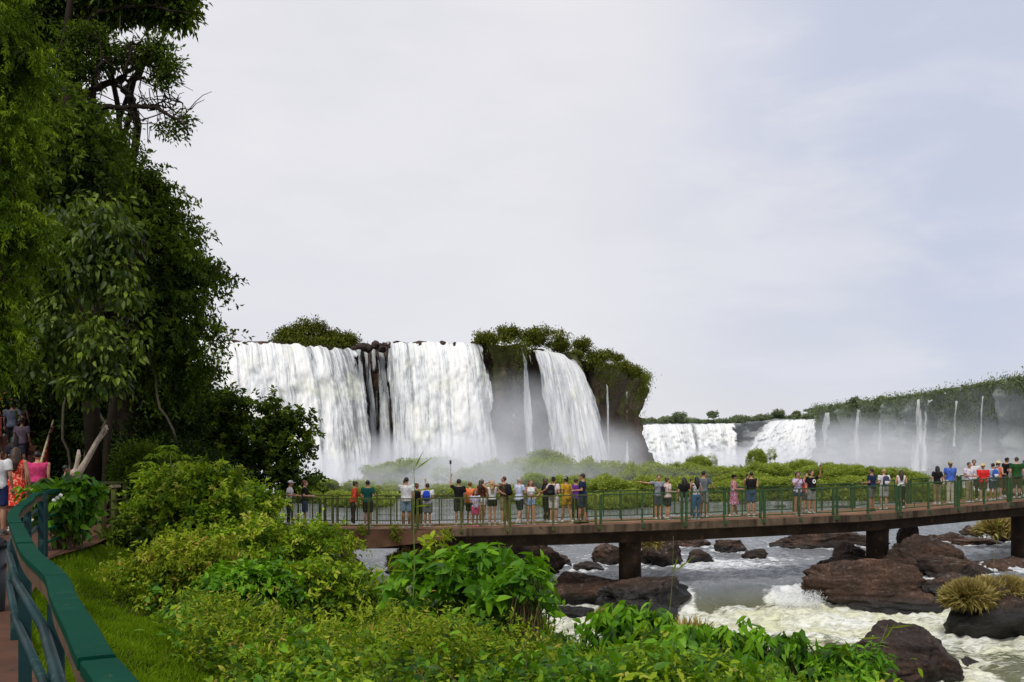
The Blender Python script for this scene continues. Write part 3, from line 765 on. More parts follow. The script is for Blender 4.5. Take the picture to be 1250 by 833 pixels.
# ------------------------------------------------------------------ rocks in the river
ZU, ZL = -5.0, -5.8
k_ = dict
rock_px(722, 842, 700, 752, ZL, 'big dark boulder under the middle pier with a slanted reddish top', mat='rock_up', seed=11, sub=5, dr=.9)
rock_px(636, 776, 700, 740, ZL, 'long low reddish brown rock slab left of the middle pier', mat='rock_red', seed=12, sub=5, dr=.4)
rock_px(668, 722, 738, 756, ZL, 'small rounded dark rock in front of the long low slab', mat='rock_up', seed=13, dr=.7)
rock_px(762, 838, 733, 768, ZL, 'dark reddish block of rock in front of the middle pier above the bushes', mat='rock_up', seed=14, dr=.6)
rock_px(628, 664, 717, 748, ZL, 'dark wet rock at the left end of the slab near the bushes', mat='rock_up', seed=15)
rock_px(722, 762, 660, 690, ZU, 'pointed dark boulder just left of the middle pier', mat='rock_up', seed=16)
rock_px(782, 838, 654, 691, ZU, 'tall brown boulder just right of the middle pier', mat='rock_up', seed=17)
rock_px(833, 871, 671, 687, ZU, 'small tilted wet rock standing in white rapids right of the middle pier', mat='rock_up', seed=18, tilt=.1)
rock_px(868, 909, 656, 674, ZU, 'flat topped brown rock behind the rapids in mid river', mat='rock_up', seed=19)
rock_px(905, 937, 669, 684, ZU, 'low dark rock with water breaking over its left side', mat='rock_lo', seed=20)
rock_px(815, 868, 655, 668, ZU, 'low brown rock under the deck right of the middle pier', mat='rock_red', seed=21)
rock_px(932, 1066, 648, 670, ZU, 'long brown ledge of rock under the bridge left of the right pier', mat='rock_up', seed=22, sub=5, dr=.35)
rock_px(1010, 1062, 664, 694, ZU, 'dark broken boulder against the left side of the right pier', mat='rock_up', seed=23)
rock_px(1080, 1222, 657, 704, ZU, 'massive dark rock ridge sloping down right of the right pier', mat='rock_up', seed=24, sub=5, dr=.3, tilt=-.10, pk=.3, pkx=-.2)
rock_px(1085, 1130, 640, 690, ZU, 'upright dark rock behind the right pier', mat='rock_up', seed=25, dr=.5)
rock_px(1128, 1152, 650, 672, ZU, 'mossy brown rock at the foot of the dark ridge', mat='rock_red', seed=26)
rock_px(1142, 1182, 650, 662, ZU, 'flat red rock in calm water beyond the ridge', mat='rock_red', seed=27)
rock_px(1162, 1216, 655, 666, ZU, 'low red brown rock nearest the far right pier', mat='rock_red', seed=28)
rock_px(1174, 1202, 642, 655, ZU, 'small dark hump of rock left of the far right pier', mat='rock_up', seed=29)
rock_px(950, 1184, 682, 748, ZL, 'huge elongated red brown rock between the cascade and the grassy rock', mat='rock_red', seed=34, sub=6, dr=.32, tilt=-.02, pk=.08, pkx=-.04)
rock_px(1140, 1310, 706, 783, ZL, 'dark rock on the right edge carrying tufts of yellow grass', mat='rock_up', seed=32, sub=5, dr=.55)
rock_px(1188, 1290, 680, 712, ZL+.3, 'smooth pinkish rock slab on the right edge behind the grassy rock', mat='rock_red', seed=33, dr=.8)
fr = rock_px(1004, 1212, 748, 845, ZL, 'large dark pyramid shaped boulder nearest the camera in the foaming water', mat='rock_lo', seed=40, sub=6, dr=.8, ang=.12, pk=.48, pkx=-.09)
rock_px(962, 1050, 789, 842, ZL, 'dark rough rock leaning against the left side of the large pyramid boulder', mat='rock_lo', seed=35, sub=5)
rock_px(1164, 1198, 802, 815, ZL, 'tiny dark rock in foam right of the large pyramid boulder', mat='rock_lo', seed=36)
rock_px(1118, 1200, 676, 708, ZU, 'brown ledge connecting the dark ridge with the pinkish slab', mat='rock_up', seed=61, dr=.5)
rock_px(990, 1062, 678, 700, ZU, 'low brown ledge below the right pier touching the huge elongated rock', mat='rock_up', seed=62, dr=.5)
rock_px(1120, 1185, 700, 730, ZU-.3, 'dark wedge of rock between the huge elongated rock and the grassy rock', mat='rock_up', seed=63, dr=.6)
rock_px(395, 442, 672, 702, ZU, 'dark rock beneath the left landing of the bridge', mat='rock_up', seed=37)
rock_px(575, 690, 655, 706, ZU, 'broad brown rock bank under the deck left of mid river', mat='rock_up', seed=38, sub=5, dr=.4)
rock_px(470, 600, 655, 712, ZU, 'brown earthy rock mound around the left pier', mat='rock_red', seed=39, sub=5, dr=.4)
rock_px(657, 697, 676, 692, ZU, 'small dark rock in the shallows left of mid river', mat='rock_up', seed=41)
rock_px(698, 736, 683, 697, ZU, 'small rounded rock washed by foam left of the pointed boulder', mat='rock_up', seed=42)
rock_px(1205, 1262, 632, 662, ZU, 'grassy brown rock around the far right pier', mat='rock_red', seed=43)
rock_px(640, 700, 654, 664, ZU, 'thin flat rock lying far under the deck left of the middle pier', mat='rock_up', seed=44, dr=.5)
for i, (x0, x1, yt, yb) in enumerate([(925, 975, 608, 613), (1040, 1085, 606, 612), (978, 1002, 612, 616), (940, 962, 617, 621), (895, 915, 613, 617), (1010, 1040, 617, 622)]):
    rock_px(x0, x1, yt, yb, -5.1, 'low dark rock in the river beyond the far railing', mat='rock_up', seed=50+i, sub=3, dr=.4, group='low rocks in the river beyond the railing')

# ------------------------------------------------------------------ water
def crest_y(X): return 37.5+.25*np.sin(X*.9)+.2*np.sin(X*2.3+1)
def water_mat():
    m, nt, nn, l = newmat('river_water'); w_ = wpos(nt)
    a = nt.nodes.new('ShaderNodeAttribute'); a.attribute_name = 'foam'
    b_ = nt.nodes.new('ShaderNodeAttribute'); b_.attribute_name = 'murk'
    n1 = noise_n(nt, 1.5, 9, .70, w_, (.55, 1.25, 1), .9); n2 = noise_n(nt, 5, 7, .70, w_, (.55, 1.3, 1), .5); n3 = noise_n(nt, .5, 3, .5, w_, None, .5)
    nn_ = math_n(nt, 'ADD', math_n(nt, 'MULTIPLY', n1.outputs[0], .65), math_n(nt, 'MULTIPLY', n2.outputs[0], .35))
    f = maprange(nt, math_n(nt, 'ADD', nn_, math_n(nt, 'MULTIPLY', a.outputs['Fac'], .48)), .66, .80)
    deep = mixc(nt, b_.outputs['Fac'], (.17, .185, .20), (.12, .125, .055))
    foam = mixc(nt, b_.outputs['Fac'], (.78, .80, .83), mixc(nt, maprange(nt, n3.outputs[0], .35, .65), (.84, .85, .80), (.72, .72, .50)))
    foam = mixc(nt, maprange(nt, n2.outputs[0], .40, .56, .75, 0), foam, mixc(nt, b_.outputs['Fac'], (.36, .39, .42), (.42, .43, .30)))
    c_ = mixc(nt, f, deep, foam)
    rg = math_n(nt, 'ADD', math_n(nt, 'MULTIPLY', f, .6), .10)
    h = math_n(nt, 'ADD', n1.outputs[0], math_n(nt, 'MULTIPLY', n2.outputs[0], .45))
    p = principled(nt, c_, rg, .5, h, .8, .2); p.inputs['IOR'].default_value = 1.33; out(nt, p.outputs[0]); return m
WM = water_mat()
def water_z(X, Y):
    k = np.clip((crest_y(X)-Y)/1.5, 0, 1); k = k*k*(3-2*k); k = np.where(X < 4.2, np.clip((40.5-Y)/3, 0, 1), k)
    return ZU+(ZL-ZU)*k
xs = np.arange(-30, 42, .13); ys = np.concatenate([np.arange(12, 46, .13), np.arange(46, 80, .3)])
X, Y = np.meshgrid(xs, ys, indexing='ij'); X = X.ravel(); Y = Y.ravel(); Z = water_z(X, Y)
low = np.clip((ZU-Z)/(ZU-ZL), 0, 1)
foam = .20+.06*low
dcr = np.clip(1-np.abs(Y-(crest_y(X)-2.6))/2.6, 0, 1)*(X > 4.2); foam = np.maximum(foam, .95*dcr*(low > .4))
foam = np.maximum(foam, low*(.38+.36*np.exp(-((Y-(33.5-.25*(X-8)))/2.8)**2)))
mid_low = (low > .03)&(low < .85)&(X > 4.2); edgew = np.clip(1-np.abs(X-10.35+.35*np.sin(Y*5))/.95, 0, 1)**.5; foam = np.where(mid_low, .02+.9*edgew, foam)
# rapids upstream of the cascade
for (cx, cy, sx, sy, am) in ((9.5, 44, 4.6, 3.6, .62), (4, 47, 3.5, 3, .35), (13.5, 42, 3, 2.4, .55), (7, 49, 5, 2, .45), (2.0, 45, 2.2, 1.5, .45), (16, 55, 9, 5, .34), (6, 52, 8, 3, .3), (0, 41, 3, 2, .4), (11, 46.5, 6, 1.2, .5), (20, 66, 14, 6, .3), (7.5, 41, 1.2, 2, .3)):
    foam = np.maximum(foam, am*np.exp(-((X-cx)/sx)**2-((Y-cy)/sy)**2))
for (rx, ry, ra, rb, rz_) in ROCKS:
    if ry > 60: continue
    dd = np.sqrt(((X-rx)/(ra+.05))**2+((Y-ry)/(rb+.05))**2); foam = np.maximum(foam, (.62 if rz_ > -5.4 else .8)*np.exp(-np.clip(dd-.92, 0, 9)*min(ra, 2.2)/.42))
turb = .03+.17*np.clip(foam, 0, .9)
nzf = fbm_arr(np.stack([X, Y, Z], 1), (1.1, 1.5, 1), 4); nzg = fbm_arr(np.stack([X, Y, Z], 1), (3.6, 3.6, 1), 2, (5, 5, 0))
Z2 = Z+turb*(nzf*1.3+nzg*.5)+np.where(low > .9, .1*np.sin(X*.7+Y*.9), 0)
murk = np.clip(low*1.1-.1, 0, 1)*np.clip(1.15-np.abs(X-10)/16, .3, 1)
tag(mkmesh('water', np.stack([X, Y, Z2], 1), grid_faces(len(xs), len(ys)), WM, None, True, {'foam': foam, 'murk': murk}), kind='structure')
# upstream river out to the gorge
xs = np.arange(-260, 420, 2.2); ys = np.concatenate([np.arange(80, 130, 1.0), np.arange(130, 620, 6)])
X, Y = np.meshgrid(xs, ys, indexing='ij'); X = X.ravel(); Y = Y.ravel()
fo = .22+.3*fbm_arr(np.stack([X, Y, X*0], 1), (.02, .05, 1), 3); Zf = -5.0+.06*fbm_arr(np.stack([X, Y, X*0], 1), (.3, .6, 1), 2)-np.clip((Y-110)/100, 0, 1)*3.0
fo = np.where(Y > 150, .8, fo)
tag(mkmesh('river', np.stack([X, Y, Zf], 1), grid_faces(len(xs), len(ys)), WM, None, True, {'foam': fo, 'murk': X*0}), kind='structure')
# the water curtain of the little cascade: spray of drops
g = np.random.default_rng(5); n = 5200
u = g.random(n); bx = 9.55+1.6*g.random(n); V = np.stack([bx+.1*g.normal(size=n), crest_y(bx)-1.35-.9*u*g.random(n), ZL+.0+(.75*np.sqrt(g.random(n)))*(1-.4*u)+.05], 1)
dq = unit(g.normal(size=(n, 3))); Vv, Ff, tt = leaf_mesh(V, dq, unit(g.normal(size=(n, 3))), .015+.035*g.random(n)**2, .012+.02*g.random(n), np.ones(n))
FOAM = simple_mat('foam_spray', (.85, .87, .9), .6, .3, .05)
tag(mkmesh('cascade_spray', Vv, Ff, FOAM, None, False), 'burst of white spray where water drops beside the huge elongated rock', 'spray', kind='stuff')
# ------------------------------------------------------------------ gorge walls and falls
TOP = 17.0
def rimp(pts): return np.array([(PX(x, D), D, (HY-y)*D/F) for x, y, D in pts])
def cliff_mat(name, green, rock, haze, hz):
    m, nt, nn, l = newmat(name); w_ = wpos(nt)
    a = nt.nodes.new('ShaderNodeAttribute'); a.attribute_name = 'veg'
    n1 = noise_n(nt, .13, 6, .65, w_, (1, 1, .45)); n2 = noise_n(nt, .5, 8, .7, w_, (1, 1, .7)); n3 = noise_n(nt, 1.6, 4, .6, w_, (1, 1, .12)); n4 = noise_n(nt, .9, 5, .65, w_)
    r = ramp(nt, [(.3, tuple(v*.35 for v in rock)), (.5, rock), (.72, tuple(min(1, v*1.9) for v in rock))]); l.new(n3.outputs[0], r.inputs[0])
    gr = ramp(nt, [(.3, tuple(v*.35 for v in green)), (.5, green), (.7, tuple(v*1.7 for v in green))]); l.new(n4.outputs[0], gr.inputs[0])
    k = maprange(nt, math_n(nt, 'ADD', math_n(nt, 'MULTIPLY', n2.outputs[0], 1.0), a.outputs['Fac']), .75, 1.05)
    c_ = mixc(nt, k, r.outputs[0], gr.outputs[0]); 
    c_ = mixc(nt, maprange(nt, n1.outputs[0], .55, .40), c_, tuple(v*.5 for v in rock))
    c_ = mixc(nt, hz, c_, haze)  # distance haze painted into the cliff colour
    out(nt, principled(nt, c_, .95, .1, n2.outputs[0], .9, .8).outputs[0]); return m
def cliff(name, rim, zb, mat, seed=0, amp=1.6, over=1.0, step=.8, nv=70, vegf=None, strata=.5, step_z=.0):
    seg = np.linalg.norm(np.diff(rim[:, :2], axis=0), axis=1); s = np.concatenate([[0], np.cumsum(seg)]); S = np.arange(0, s[-1], step)
    R = np.stack([np.interp(S, s, rim[:, k]) for k in range(3)], 1)
    t = np.gradient(R[:, :2], axis=0); 
    for _ in range(6): t = (np.roll(t, 1, 0)+t+np.roll(t, -1, 0))/3
    t /= np.linalg.norm(t, axis=1, keepdims=True)+1e-9; nrm = np.c_[t[:, 1], -t[:, 0]]        # outward (towards the river) when the rim runs left to right
    V = []; veg = []
    for i in range(len(S)):
        zt = R[i, 2]
        for j in range(nv):
            v = j/(nv-1); z = zt+(zb-zt)*v
            V.append((R[i, 0], R[i, 1], z)); veg.append(v)
    V = np.array(V); veg = np.array(veg); NN = np.repeat(nrm, nv, 0); v = veg
    f1 = fbm_arr(V, (.09, .09, .06), 4, (seed, 0, 0)); f2 = fbm_arr(V, (.32, .32, .30), 5, (0, seed, 0)); f3 = fbm_arr(V, (.05, .05, .55), 3, (0, 0, seed))
    prof = -over*np.sin(np.pi*np.clip(v*1.25, 0, 1))*1.8+over*3.0*np.clip(v-.62, 0, 1)**1.2*2.2
    d = prof+amp*f1*2.2+amp*.55*f2+strata*np.sign(f3)*np.abs(f3)**.6
    d *= np.clip(v*12, .25, 1); zj = f2*.6*np.clip(v*3, 0, 1)+np.where(v < .02, fbm_arr(V, (.25, .25, .25), 3)*.6, 0)
    V[:, 0] += NN[:, 0]*d; V[:, 1] += NN[:, 1]*d; V[:, 2] += zj
    ve = vegf(S, v.reshape(len(S), nv)).ravel() if vegf else np.clip(.45-v*.6, 0, 1)
    # top cap going back
    me = mkmesh(name, V, grid_faces(len(S), nv), mat, None, True, {'veg': ve})
    tag(me, kind='structure'); return R, nrm, S
CM = cliff_mat('mesa_rock', (.085, .09, .02), (.105, .068, .046), (.5, .52, .53), .03)
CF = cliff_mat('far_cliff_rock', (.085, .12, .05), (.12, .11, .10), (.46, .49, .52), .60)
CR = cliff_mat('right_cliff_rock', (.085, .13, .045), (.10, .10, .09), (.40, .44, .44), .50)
rim_main = rimp([(-60, 405, 140), (60, 410, 146), (180, 412, 150), (270, 415, 151), (340, 419, 151), (425, 424, 152), (440, 421, 158), (458, 418, 159), (470, 417, 153), (530, 416, 152), (583, 418, 152), (592, 417, 148.5), (632, 420, 150), (642, 424, 158), (652, 427, 161), (690, 432, 170), (718, 442, 177), (728, 440, 175), (760, 448, 188), (781, 457, 199), (787, 460, 206), (784, 462, 220), (770, 462, 245), (700, 460, 275)])
def vf(S, v):
    px_ = np.interp(S, *(lambda r: (np.concatenate([[0], np.cumsum(np.linalg.norm(np.diff(r[:, :2], axis=0), axis=1))]), HX+F*r[:, 0]/r[:, 1]))(rim_main))[:, None]
    a = np.where((px_ > 588), .50-.30*v+.08*np.sin(S*.5)[:, None], .14-.35*v); return np.clip(a, -.3, .6)
Rm, Nm, Sm = cliff('cliff', rim_main, -9, CM, 3, 1.5, 1.0, .7, 80, vf)
pm = HX+F*Rm[:, 0]/Rm[:, 1]
# plateau top
top = [tuple(p-[0, 0, .5]) for p in rim_main]+[(-60, 420, 15.5), (-300, 420, 15.5), (-300, 140, 15.5)]
tm = MB(); tm.add(top, [tuple(range(len(top)))]); tag(tm.build('hills', ground_mat()), kind='structure')
rim_far = rimp([(640, 515, 520), (760, 514, 540), (786, 517, 545), (850, 517, 550), (900, 517, 552), (910, 515, 556), (930, 514, 556), (945, 512, 552), (996, 511, 545), (1040, 510, 540), (1120, 510, 540)])
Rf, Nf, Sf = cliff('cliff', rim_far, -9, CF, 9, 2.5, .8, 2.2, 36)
rim_r = rimp([(1040, 509, 520), (1012, 506, 470), (999, 500, 400), (1050, 493, 352), (1100, 487, 318), (1150, 480, 290), (1200, 472, 262), (1250, 464, 238), (1330, 450, 212), (1450, 430, 185), (1600, 410, 160)])
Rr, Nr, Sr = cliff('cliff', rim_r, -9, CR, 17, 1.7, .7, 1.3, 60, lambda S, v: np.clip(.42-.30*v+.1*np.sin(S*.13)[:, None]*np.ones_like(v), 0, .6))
tm = MB(); tm.add([tuple(p-[0, 0, .4]) for p in rim_r]+[(900, 200, 17), (900, 2500, 17), (-900, 2500, 17), (-900, 640, 17), (PX(900, 600), 600, 16.5), (PX(955, 560), 560, 16.5)], [tuple(range(len(rim_r)+6))])
tag(tm.build('hills', ground_mat()), kind='structure')

def fall_mat(name, grey, sc=1.0, haze=0.0, base=.80, yel=.0):
    m, nt, nn, l = newmat(name); uv = nt.nodes.new('ShaderNodeUVMap').outputs[0]
    a = nt.nodes.new('ShaderNodeAttribute'); a.attribute_name = 'dens'
    n1 = noise_n(nt, 1.0, 9, .66, uv, (2.4*sc, .13*sc, 1), .25); n2 = noise_n(nt, 1.0, 5, .6, uv, (.5*sc, .03*sc, 1), .2); n3 = noise_n(nt, 1.0, 6, .7, uv, (6.5*sc, .8*sc, 1), .4)
    n4 = noise_n(nt, 1.0, 4, .6, uv, (.25*sc, .22*sc, 1))
    mixv = math_n(nt, 'ADD', math_n(nt, 'ADD', math_n(nt, 'MULTIPLY', n1.outputs[0], .48), math_n(nt, 'MULTIPLY', n2.outputs[0], .28)), math_n(nt, 'MULTIPLY', n3.outputs[0], .24))
    n5 = noise_n(nt, 1.0, 3, .5, uv, (.16*sc, .012*sc, 1)); mixv = math_n(nt, 'ADD', mixv, math_n(nt, 'MULTIPLY', math_n(nt, 'SUBTRACT', n5.outputs[0], .5), .30))
    n6 = noise_n(nt, 1.0, 8, .75, uv, (9*sc, 3.2*sc, 1), .6); mixv = math_n(nt, 'ADD', mixv, math_n(nt, 'MULTIPLY', math_n(nt, 'SUBTRACT', n6.outputs[0], .5), .16))
    v = math_n(nt, 'ADD', mixv, math_n(nt, 'MULTIPLY', math_n(nt, 'SUBTRACT', a.outputs['Fac'], .6), .28))
    r = ramp(nt, [(.39, grey), (.455, tuple(.45*q+.32*base for q in grey)), (.515, (base*.76, base*.79, base*.82)), (.585, (base, base, base*.99))]); l.new(v, r.inputs[0])
    c_ = mixc(nt, math_n(nt, 'MULTIPLY', maprange(nt, n4.outputs[0], .5, .7), yel), r.outputs[0], (.72, .74, .55))
    p = principled(nt, c_, .9, .05, n1.outputs[0], .45, .3)
    al = maprange(nt, math_n(nt, 'ADD', mixv, math_n(nt, 'MULTIPLY', a.outputs['Fac'], .75)), .70, .80)
    ll_ = p.inputs['Alpha']; l.new(al, ll_)
    if haze: p.inputs['Emission Color'].default_value = (.8, .82, .85, 1); p.inputs['Emission Strength'].default_value = 0
    out(nt, p.outputs[0]); return m
FW = fall_mat('waterfall_water', (.20, .22, .24), 1.0, yel=.35)
FT = fall_mat('thin_fall_water', (.30, .33, .35), 1.5)
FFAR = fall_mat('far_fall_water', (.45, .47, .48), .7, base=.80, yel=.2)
def fall(name, label, tops, bots, D0, throw=2.0, mat=None, nu=60, nv=60, edge=.12, dmin=1.0, stren=1.0, seed=0, rib=.8, group=None, thin_bottom=0.0, densf=None):
    """tops: list of (x, y, D) along the lip; bots: (x, y, D) matching foot"""
    tp = rimp(tops); bt = rimp(bots); kt = np.linspace(0, 1, len(tp)); kb = np.linspace(0, 1, len(bt))
    u = np.linspace(0, 1, nu); A = np.stack([np.interp(u, kt, tp[:, k]) for k in range(3)], 1); B = np.stack([np.interp(u, kb, bt[:, k]) for k in range(3)], 1)
    v = np.linspace(0, 1, nv)
    wd = np.linalg.norm(tp[-1, :2]-tp[0, :2]); ht = np.mean(A[:, 2]-B[:, 2])
    f = v**.55                                             # thrown clear of the lip, then straight down
    V = A[:, None, :]*(1-f)[None, :, None]+B[:, None, :]*f[None, :, None]
    V[:, :, 2] = A[:, 2:3]*(1-v)+B[:, 2:3]*v
    lipn = fbm_arr(np.c_[A[:, 0]*.6, A[:, 1]*0+seed, A[:, 0]*0], 1, 4); V[:, :, 2] += (lipn*.55)[:, None]*(1-v)**3
    V = V.reshape(-1, 3); vv = np.tile(v, nu); uu = np.repeat(u, nv)
    r1 = fbm_arr(np.stack([V[:, 0], V[:, 1], V[:, 2]], 1), (.35, .35, .035), 4, (seed*3, 0, 0)); r2 = fbm_arr(V, (1.1, 1.1, .12), 3, (0, seed*5, 0))
    V[:, 1] -= rib*(r1*1.1+r2*.35)*np.clip(vv*5, .1, 1); 
    cl = fbm_arr(V, (.25, .25, .25), 3, (seed, 1, 1)); V[:, 1] -= np.clip(vv-.5, 0, 1)*cl*1.9*rib
    e = np.minimum(uu, 1-uu)/edge; ragged = fbm_arr(np.stack([V[:, 0], V[:, 1], V[:, 2]], 1), (.5, .5, .05), 3, (9, seed, 0))
    dens = np.clip(e+ragged*.9, 0, 1)*.75*stren+.0
    if densf is not None: dens = dens*densf(uu, vv)
    dens = np.clip(dens+.25*np.clip(vv-.75, 0, 1)*(dens > .2)-thin_bottom*vv, 0, 1)
    o = mkmesh('waterfall', V, grid_faces(nu, nv), mat or FW, None, True, {'dens': dens}, np.stack([uu*wd, vv*ht], 1))
    tag(o, label, 'waterfall', group); return o
fall('a', 'broad white waterfall curtain on the far left behind the trees', [(60, 411, 144), (180, 413, 148), (268, 416, 149), (345, 420, 149.3), (434, 427, 150.5)], [(20, 606, 126), (170, 606, 132), (280, 604, 136), (365, 602, 138), (464, 598, 143)], 0, nu=300, nv=90, edge=.03, seed=1, rib=.9, densf=lambda u, v: 1-.55*np.exp(-((u-.834)/.010)**2)-.35*np.exp(-((u-.955)/.03)**2)*(1-v)-.2*np.exp(-((u-.90)/.006)**2))
fall('b', 'tall central white waterfall between dark rocks and the overgrown cliff', [(468, 418, 151.5), (500, 418, 151), (550, 418, 151), (588, 419, 150.5)], [(478, 592, 144), (510, 592, 140), (565, 592, 140), (612, 588, 141)], 0, nu=150, nv=90, edge=.05, seed=2, rib=.9, densf=lambda u, v: 1-.5*np.exp(-((u-.93)/.025)**2)*(1-v*.8)-.25*np.exp(-((u-.3)/.02)**2)*(1-v)-.35*np.exp(-((u-.06)/.03)**2)*(1-v))
fall('c', 'white waterfall to the right of the dark overgrown cliff', [(648, 427, 158.5), (668, 429, 163), (686, 433, 167), (699, 440, 171)], [(672, 575, 151), (695, 575, 154), (722, 575, 159), (750, 577, 164)], 0, nu=90, nv=80, edge=.08, seed=3, rib=.7)
def strand(x0, y0, x1, y1, D, wpx, label, seed, mat=None, st=.78, bot=None, grp=None):
    w1 = bot or wpx*1.4
    fall('s', label, [(x0-wpx/2, y0, D), (x0+wpx/2, y0, D)], [(x1-w1/2, y1, D-2), (x1+w1/2, y1, D-2)], 0, nu=10, nv=60, edge=.5, seed=seed, rib=.25, mat=mat or FT, stren=st, group=grp)
strand(449, 424, 457, 592, 152, 6, 'broken strand of water over the brown rock midway between the two big waterfalls', 21, bot=14, st=.9)
strand(459, 430, 470, 592, 151.5, 7, 'widening strand of water over the foot of the rock between the two big waterfalls', 22, bot=22, st=.9)
strand(437, 428, 444, 590, 149.5, 10, 'narrow strand of water at the right edge of the broad left curtain', 11)
strand(446, 430, 452, 560, 154, 5, 'thin trickle of water on dark rock left of the central waterfall', 12)
strand(454, 424, 462, 590, 155, 8, 'slim twisting strand of water on dark rock between two big waterfalls', 13, bot=16)
strand(463, 422, 478, 590, 153, 8, 'slim strand of water touching the left edge of the central waterfall', 14, bot=18)
strand(636, 426, 650, 575, 152.5, 7, 'pair of thin water strands just left of the right hand waterfall', 15, bot=14)
strand(646, 432, 655, 575, 156, 4, 'thin bright strand joining the left side of the right hand waterfall', 16)
strand(765, 478, 766, 580, 184, 4, 'single thin white strand near the right end of the overgrown cliff', 17, bot=6)
strand(741, 470, 743, 580, 176, 3, 'very faint trickle on the overgrown cliff left of the single strand', 18, st=.7)
strand(627, 505, 628, 575, 146, 3, 'faint trickle at the foot of the dark overgrown cliff', 19, st=.7)
fall('d', 'distant wide white waterfall beyond the tip of the overgrown cliff', [(780, 519, 540), (800, 518, 541), (850, 518, 543), (897, 517, 545)], [(770, 580, 480), (815, 580, 490), (858, 575, 505), (902, 572, 520)], 0, nu=90, nv=40, edge=.03, mat=FFAR, seed=4, rib=2.5, densf=lambda u, v: np.where(np.abs(u-.63) < .015, .35, 1))
fall('e', 'distant bright waterfall fanning down left of the hazy right hand cliffs', [(944, 514, 540), (970, 513, 540), (996, 512, 535)], [(902, 572, 470), (950, 572, 465), (1000, 572, 460)], 0, nu=70, nv=40, edge=.05, mat=FFAR, seed=5, rib=2.5)
for i, (x, y0, y1, D, wd_, st, lb) in enumerate([(1010, 507, 570, 372, 7, .85, 'faint hazy waterfall at the left end of the right hand cliffs'), (1048, 503, 570, 347, 9, .85, 'hazy waterfall split in two strands left of the bright twin strands'),
        (1121, 491, 575, 303, 9, 1.35, 'left one of the two bright twin strands on the right hand cliffs'), (1134, 491, 575, 297, 9, 1.35, 'right one of the two bright twin strands on the right hand cliffs'),
        (1168, 492, 545, 278, 4, .85, 'short thin waterfall right of the bright twin strands'), (1200, 486, 552, 260, 4, .9, 'thin waterfall farthest right on the green cliffs'), (1076, 505, 550, 330, 3, .7, 'barely visible trickle between the hazy falls and the twin strands')]):
    strand(x, y0-3, x-(3 if i != 3 else 7), y1, D-5, wd_, lb, 30+i, mat=FT, st=st*.9, bot=wd_*1.9)
for i, (x, y, w_) in enumerate([(433, 421, 9), (442, 417, 11), (451, 419, 10), (459, 416, 9), (466, 420, 8), (476, 417, 5), (513, 416, 4), (541, 415.5, 7), (556, 416, 5), (578, 416, 6), (310, 416, 7), (328, 418, 6)]):
    D = 151; c_ = P(x, y, D); rock(c_[0], c_[1]-.4, c_[2]-1.25, w_*D/F*1.5, 1.15, 2.2, 'small dark rock breaking the lip of the big waterfalls', 'rock_lo', 120+i, 3, group='dark rocks along the lip of the falls')
# pool of churned water and boulders at the foot
for i, (x0, x1, yt, yb) in enumerate([(455, 500, 548, 592), (470, 520, 560, 596), (395, 440, 570, 600), (520, 540, 575, 596)]):
    c_ = P((x0+x1)/2, yb, 147-i); wd = (x1-x0)*147/F
    rock(c_[0], c_[1], c_[2]-1, wd, (yb-yt)*147/F, wd*.8, ['tall wet rock heap at the foot of the strands between the big falls', 'lower wet rock heap left of the central waterfall', 'dark rock showing through the foot of the broad left curtain', 'small rock at the foot of the central waterfall'][i], 'rock_lo', 70+i, 4)

# ------------------------------------------------------------------ vegetation on the mesa and cliffs
def bush_thing(name, label, cat, c, r, mat, clumps, per, cr, leaf, seed, group=None, **k):
    t = empty(name, (c[0], c[1], c[2]-r[2]*.8)); tag(t, label, cat, group)
    g = np.random.default_rng(seed); bl = [(0, 0, r[2]*.8, r[0], r[1], r[2])]
    for i in range(4): bl.append((r[0]*.6*g.normal()*.8, r[1]*.5*g.normal()*.8, r[2]*(.7+.5*g.random()), r[0]*.5, r[1]*.5, r[2]*.5))
    crown('crown', bl, M[mat], t, clumps, per, cr, leaf, seed=seed, **k)
    mb = MB()
    for i in range(5): mb.tube(wig((0, 0, 0), (bl[i][0], bl[i][1], bl[i][2]), 5, .1, seed+i), np.linspace(.1, .03, 5)*r[2]*.6, 5)
    mb.build('trunk', M['bark'], t, True)
    return t
mt = [(352, 407, 12, 8, 'rounded bush at the left end of the tuft above the falls'), (374, 402, 19, 13, 'big dark bush crowning the lip of the broad left waterfall'), (398, 411, 14, 9, 'low bush right of the big dark bush on the waterfall lip'), (418, 415, 14, 7, 'flat ground hugging bush sloping down to the waterfall lip'),
      (592, 415, 14, 9, 'low bush at the right edge of the central waterfall'), (619, 407, 15, 9, 'rounded treetop above the dark overgrown cliff'), (645, 413, 12, 10, 'smaller bush behind the right hand waterfall lip'), (663, 411, 19, 13, 'large spreading tree above the right hand waterfall'),
      (684, 424, 15, 11, 'leafy bush right of the large spreading tree on the mesa'), (712, 423, 15, 11, 'tree with a rounded crown in the middle of the mesa edge'), (728, 438, 12, 10, 'squat bush right of the rounded crown on the mesa edge'),
      (742, 432, 6, 4, 'thin wispy tree sticking up from the mesa edge'), (752, 437, 6, 4, 'thin wispy tree right of its twin on the mesa edge'), (770, 454, 14, 6, 'dense bush on the right shoulder of the mesa'), (758, 447, 12, 7, 'mossy bush between the wispy trees and the shoulder'), (703, 436, 10, 7, 'bush overhanging the right side of the right hand waterfall')]
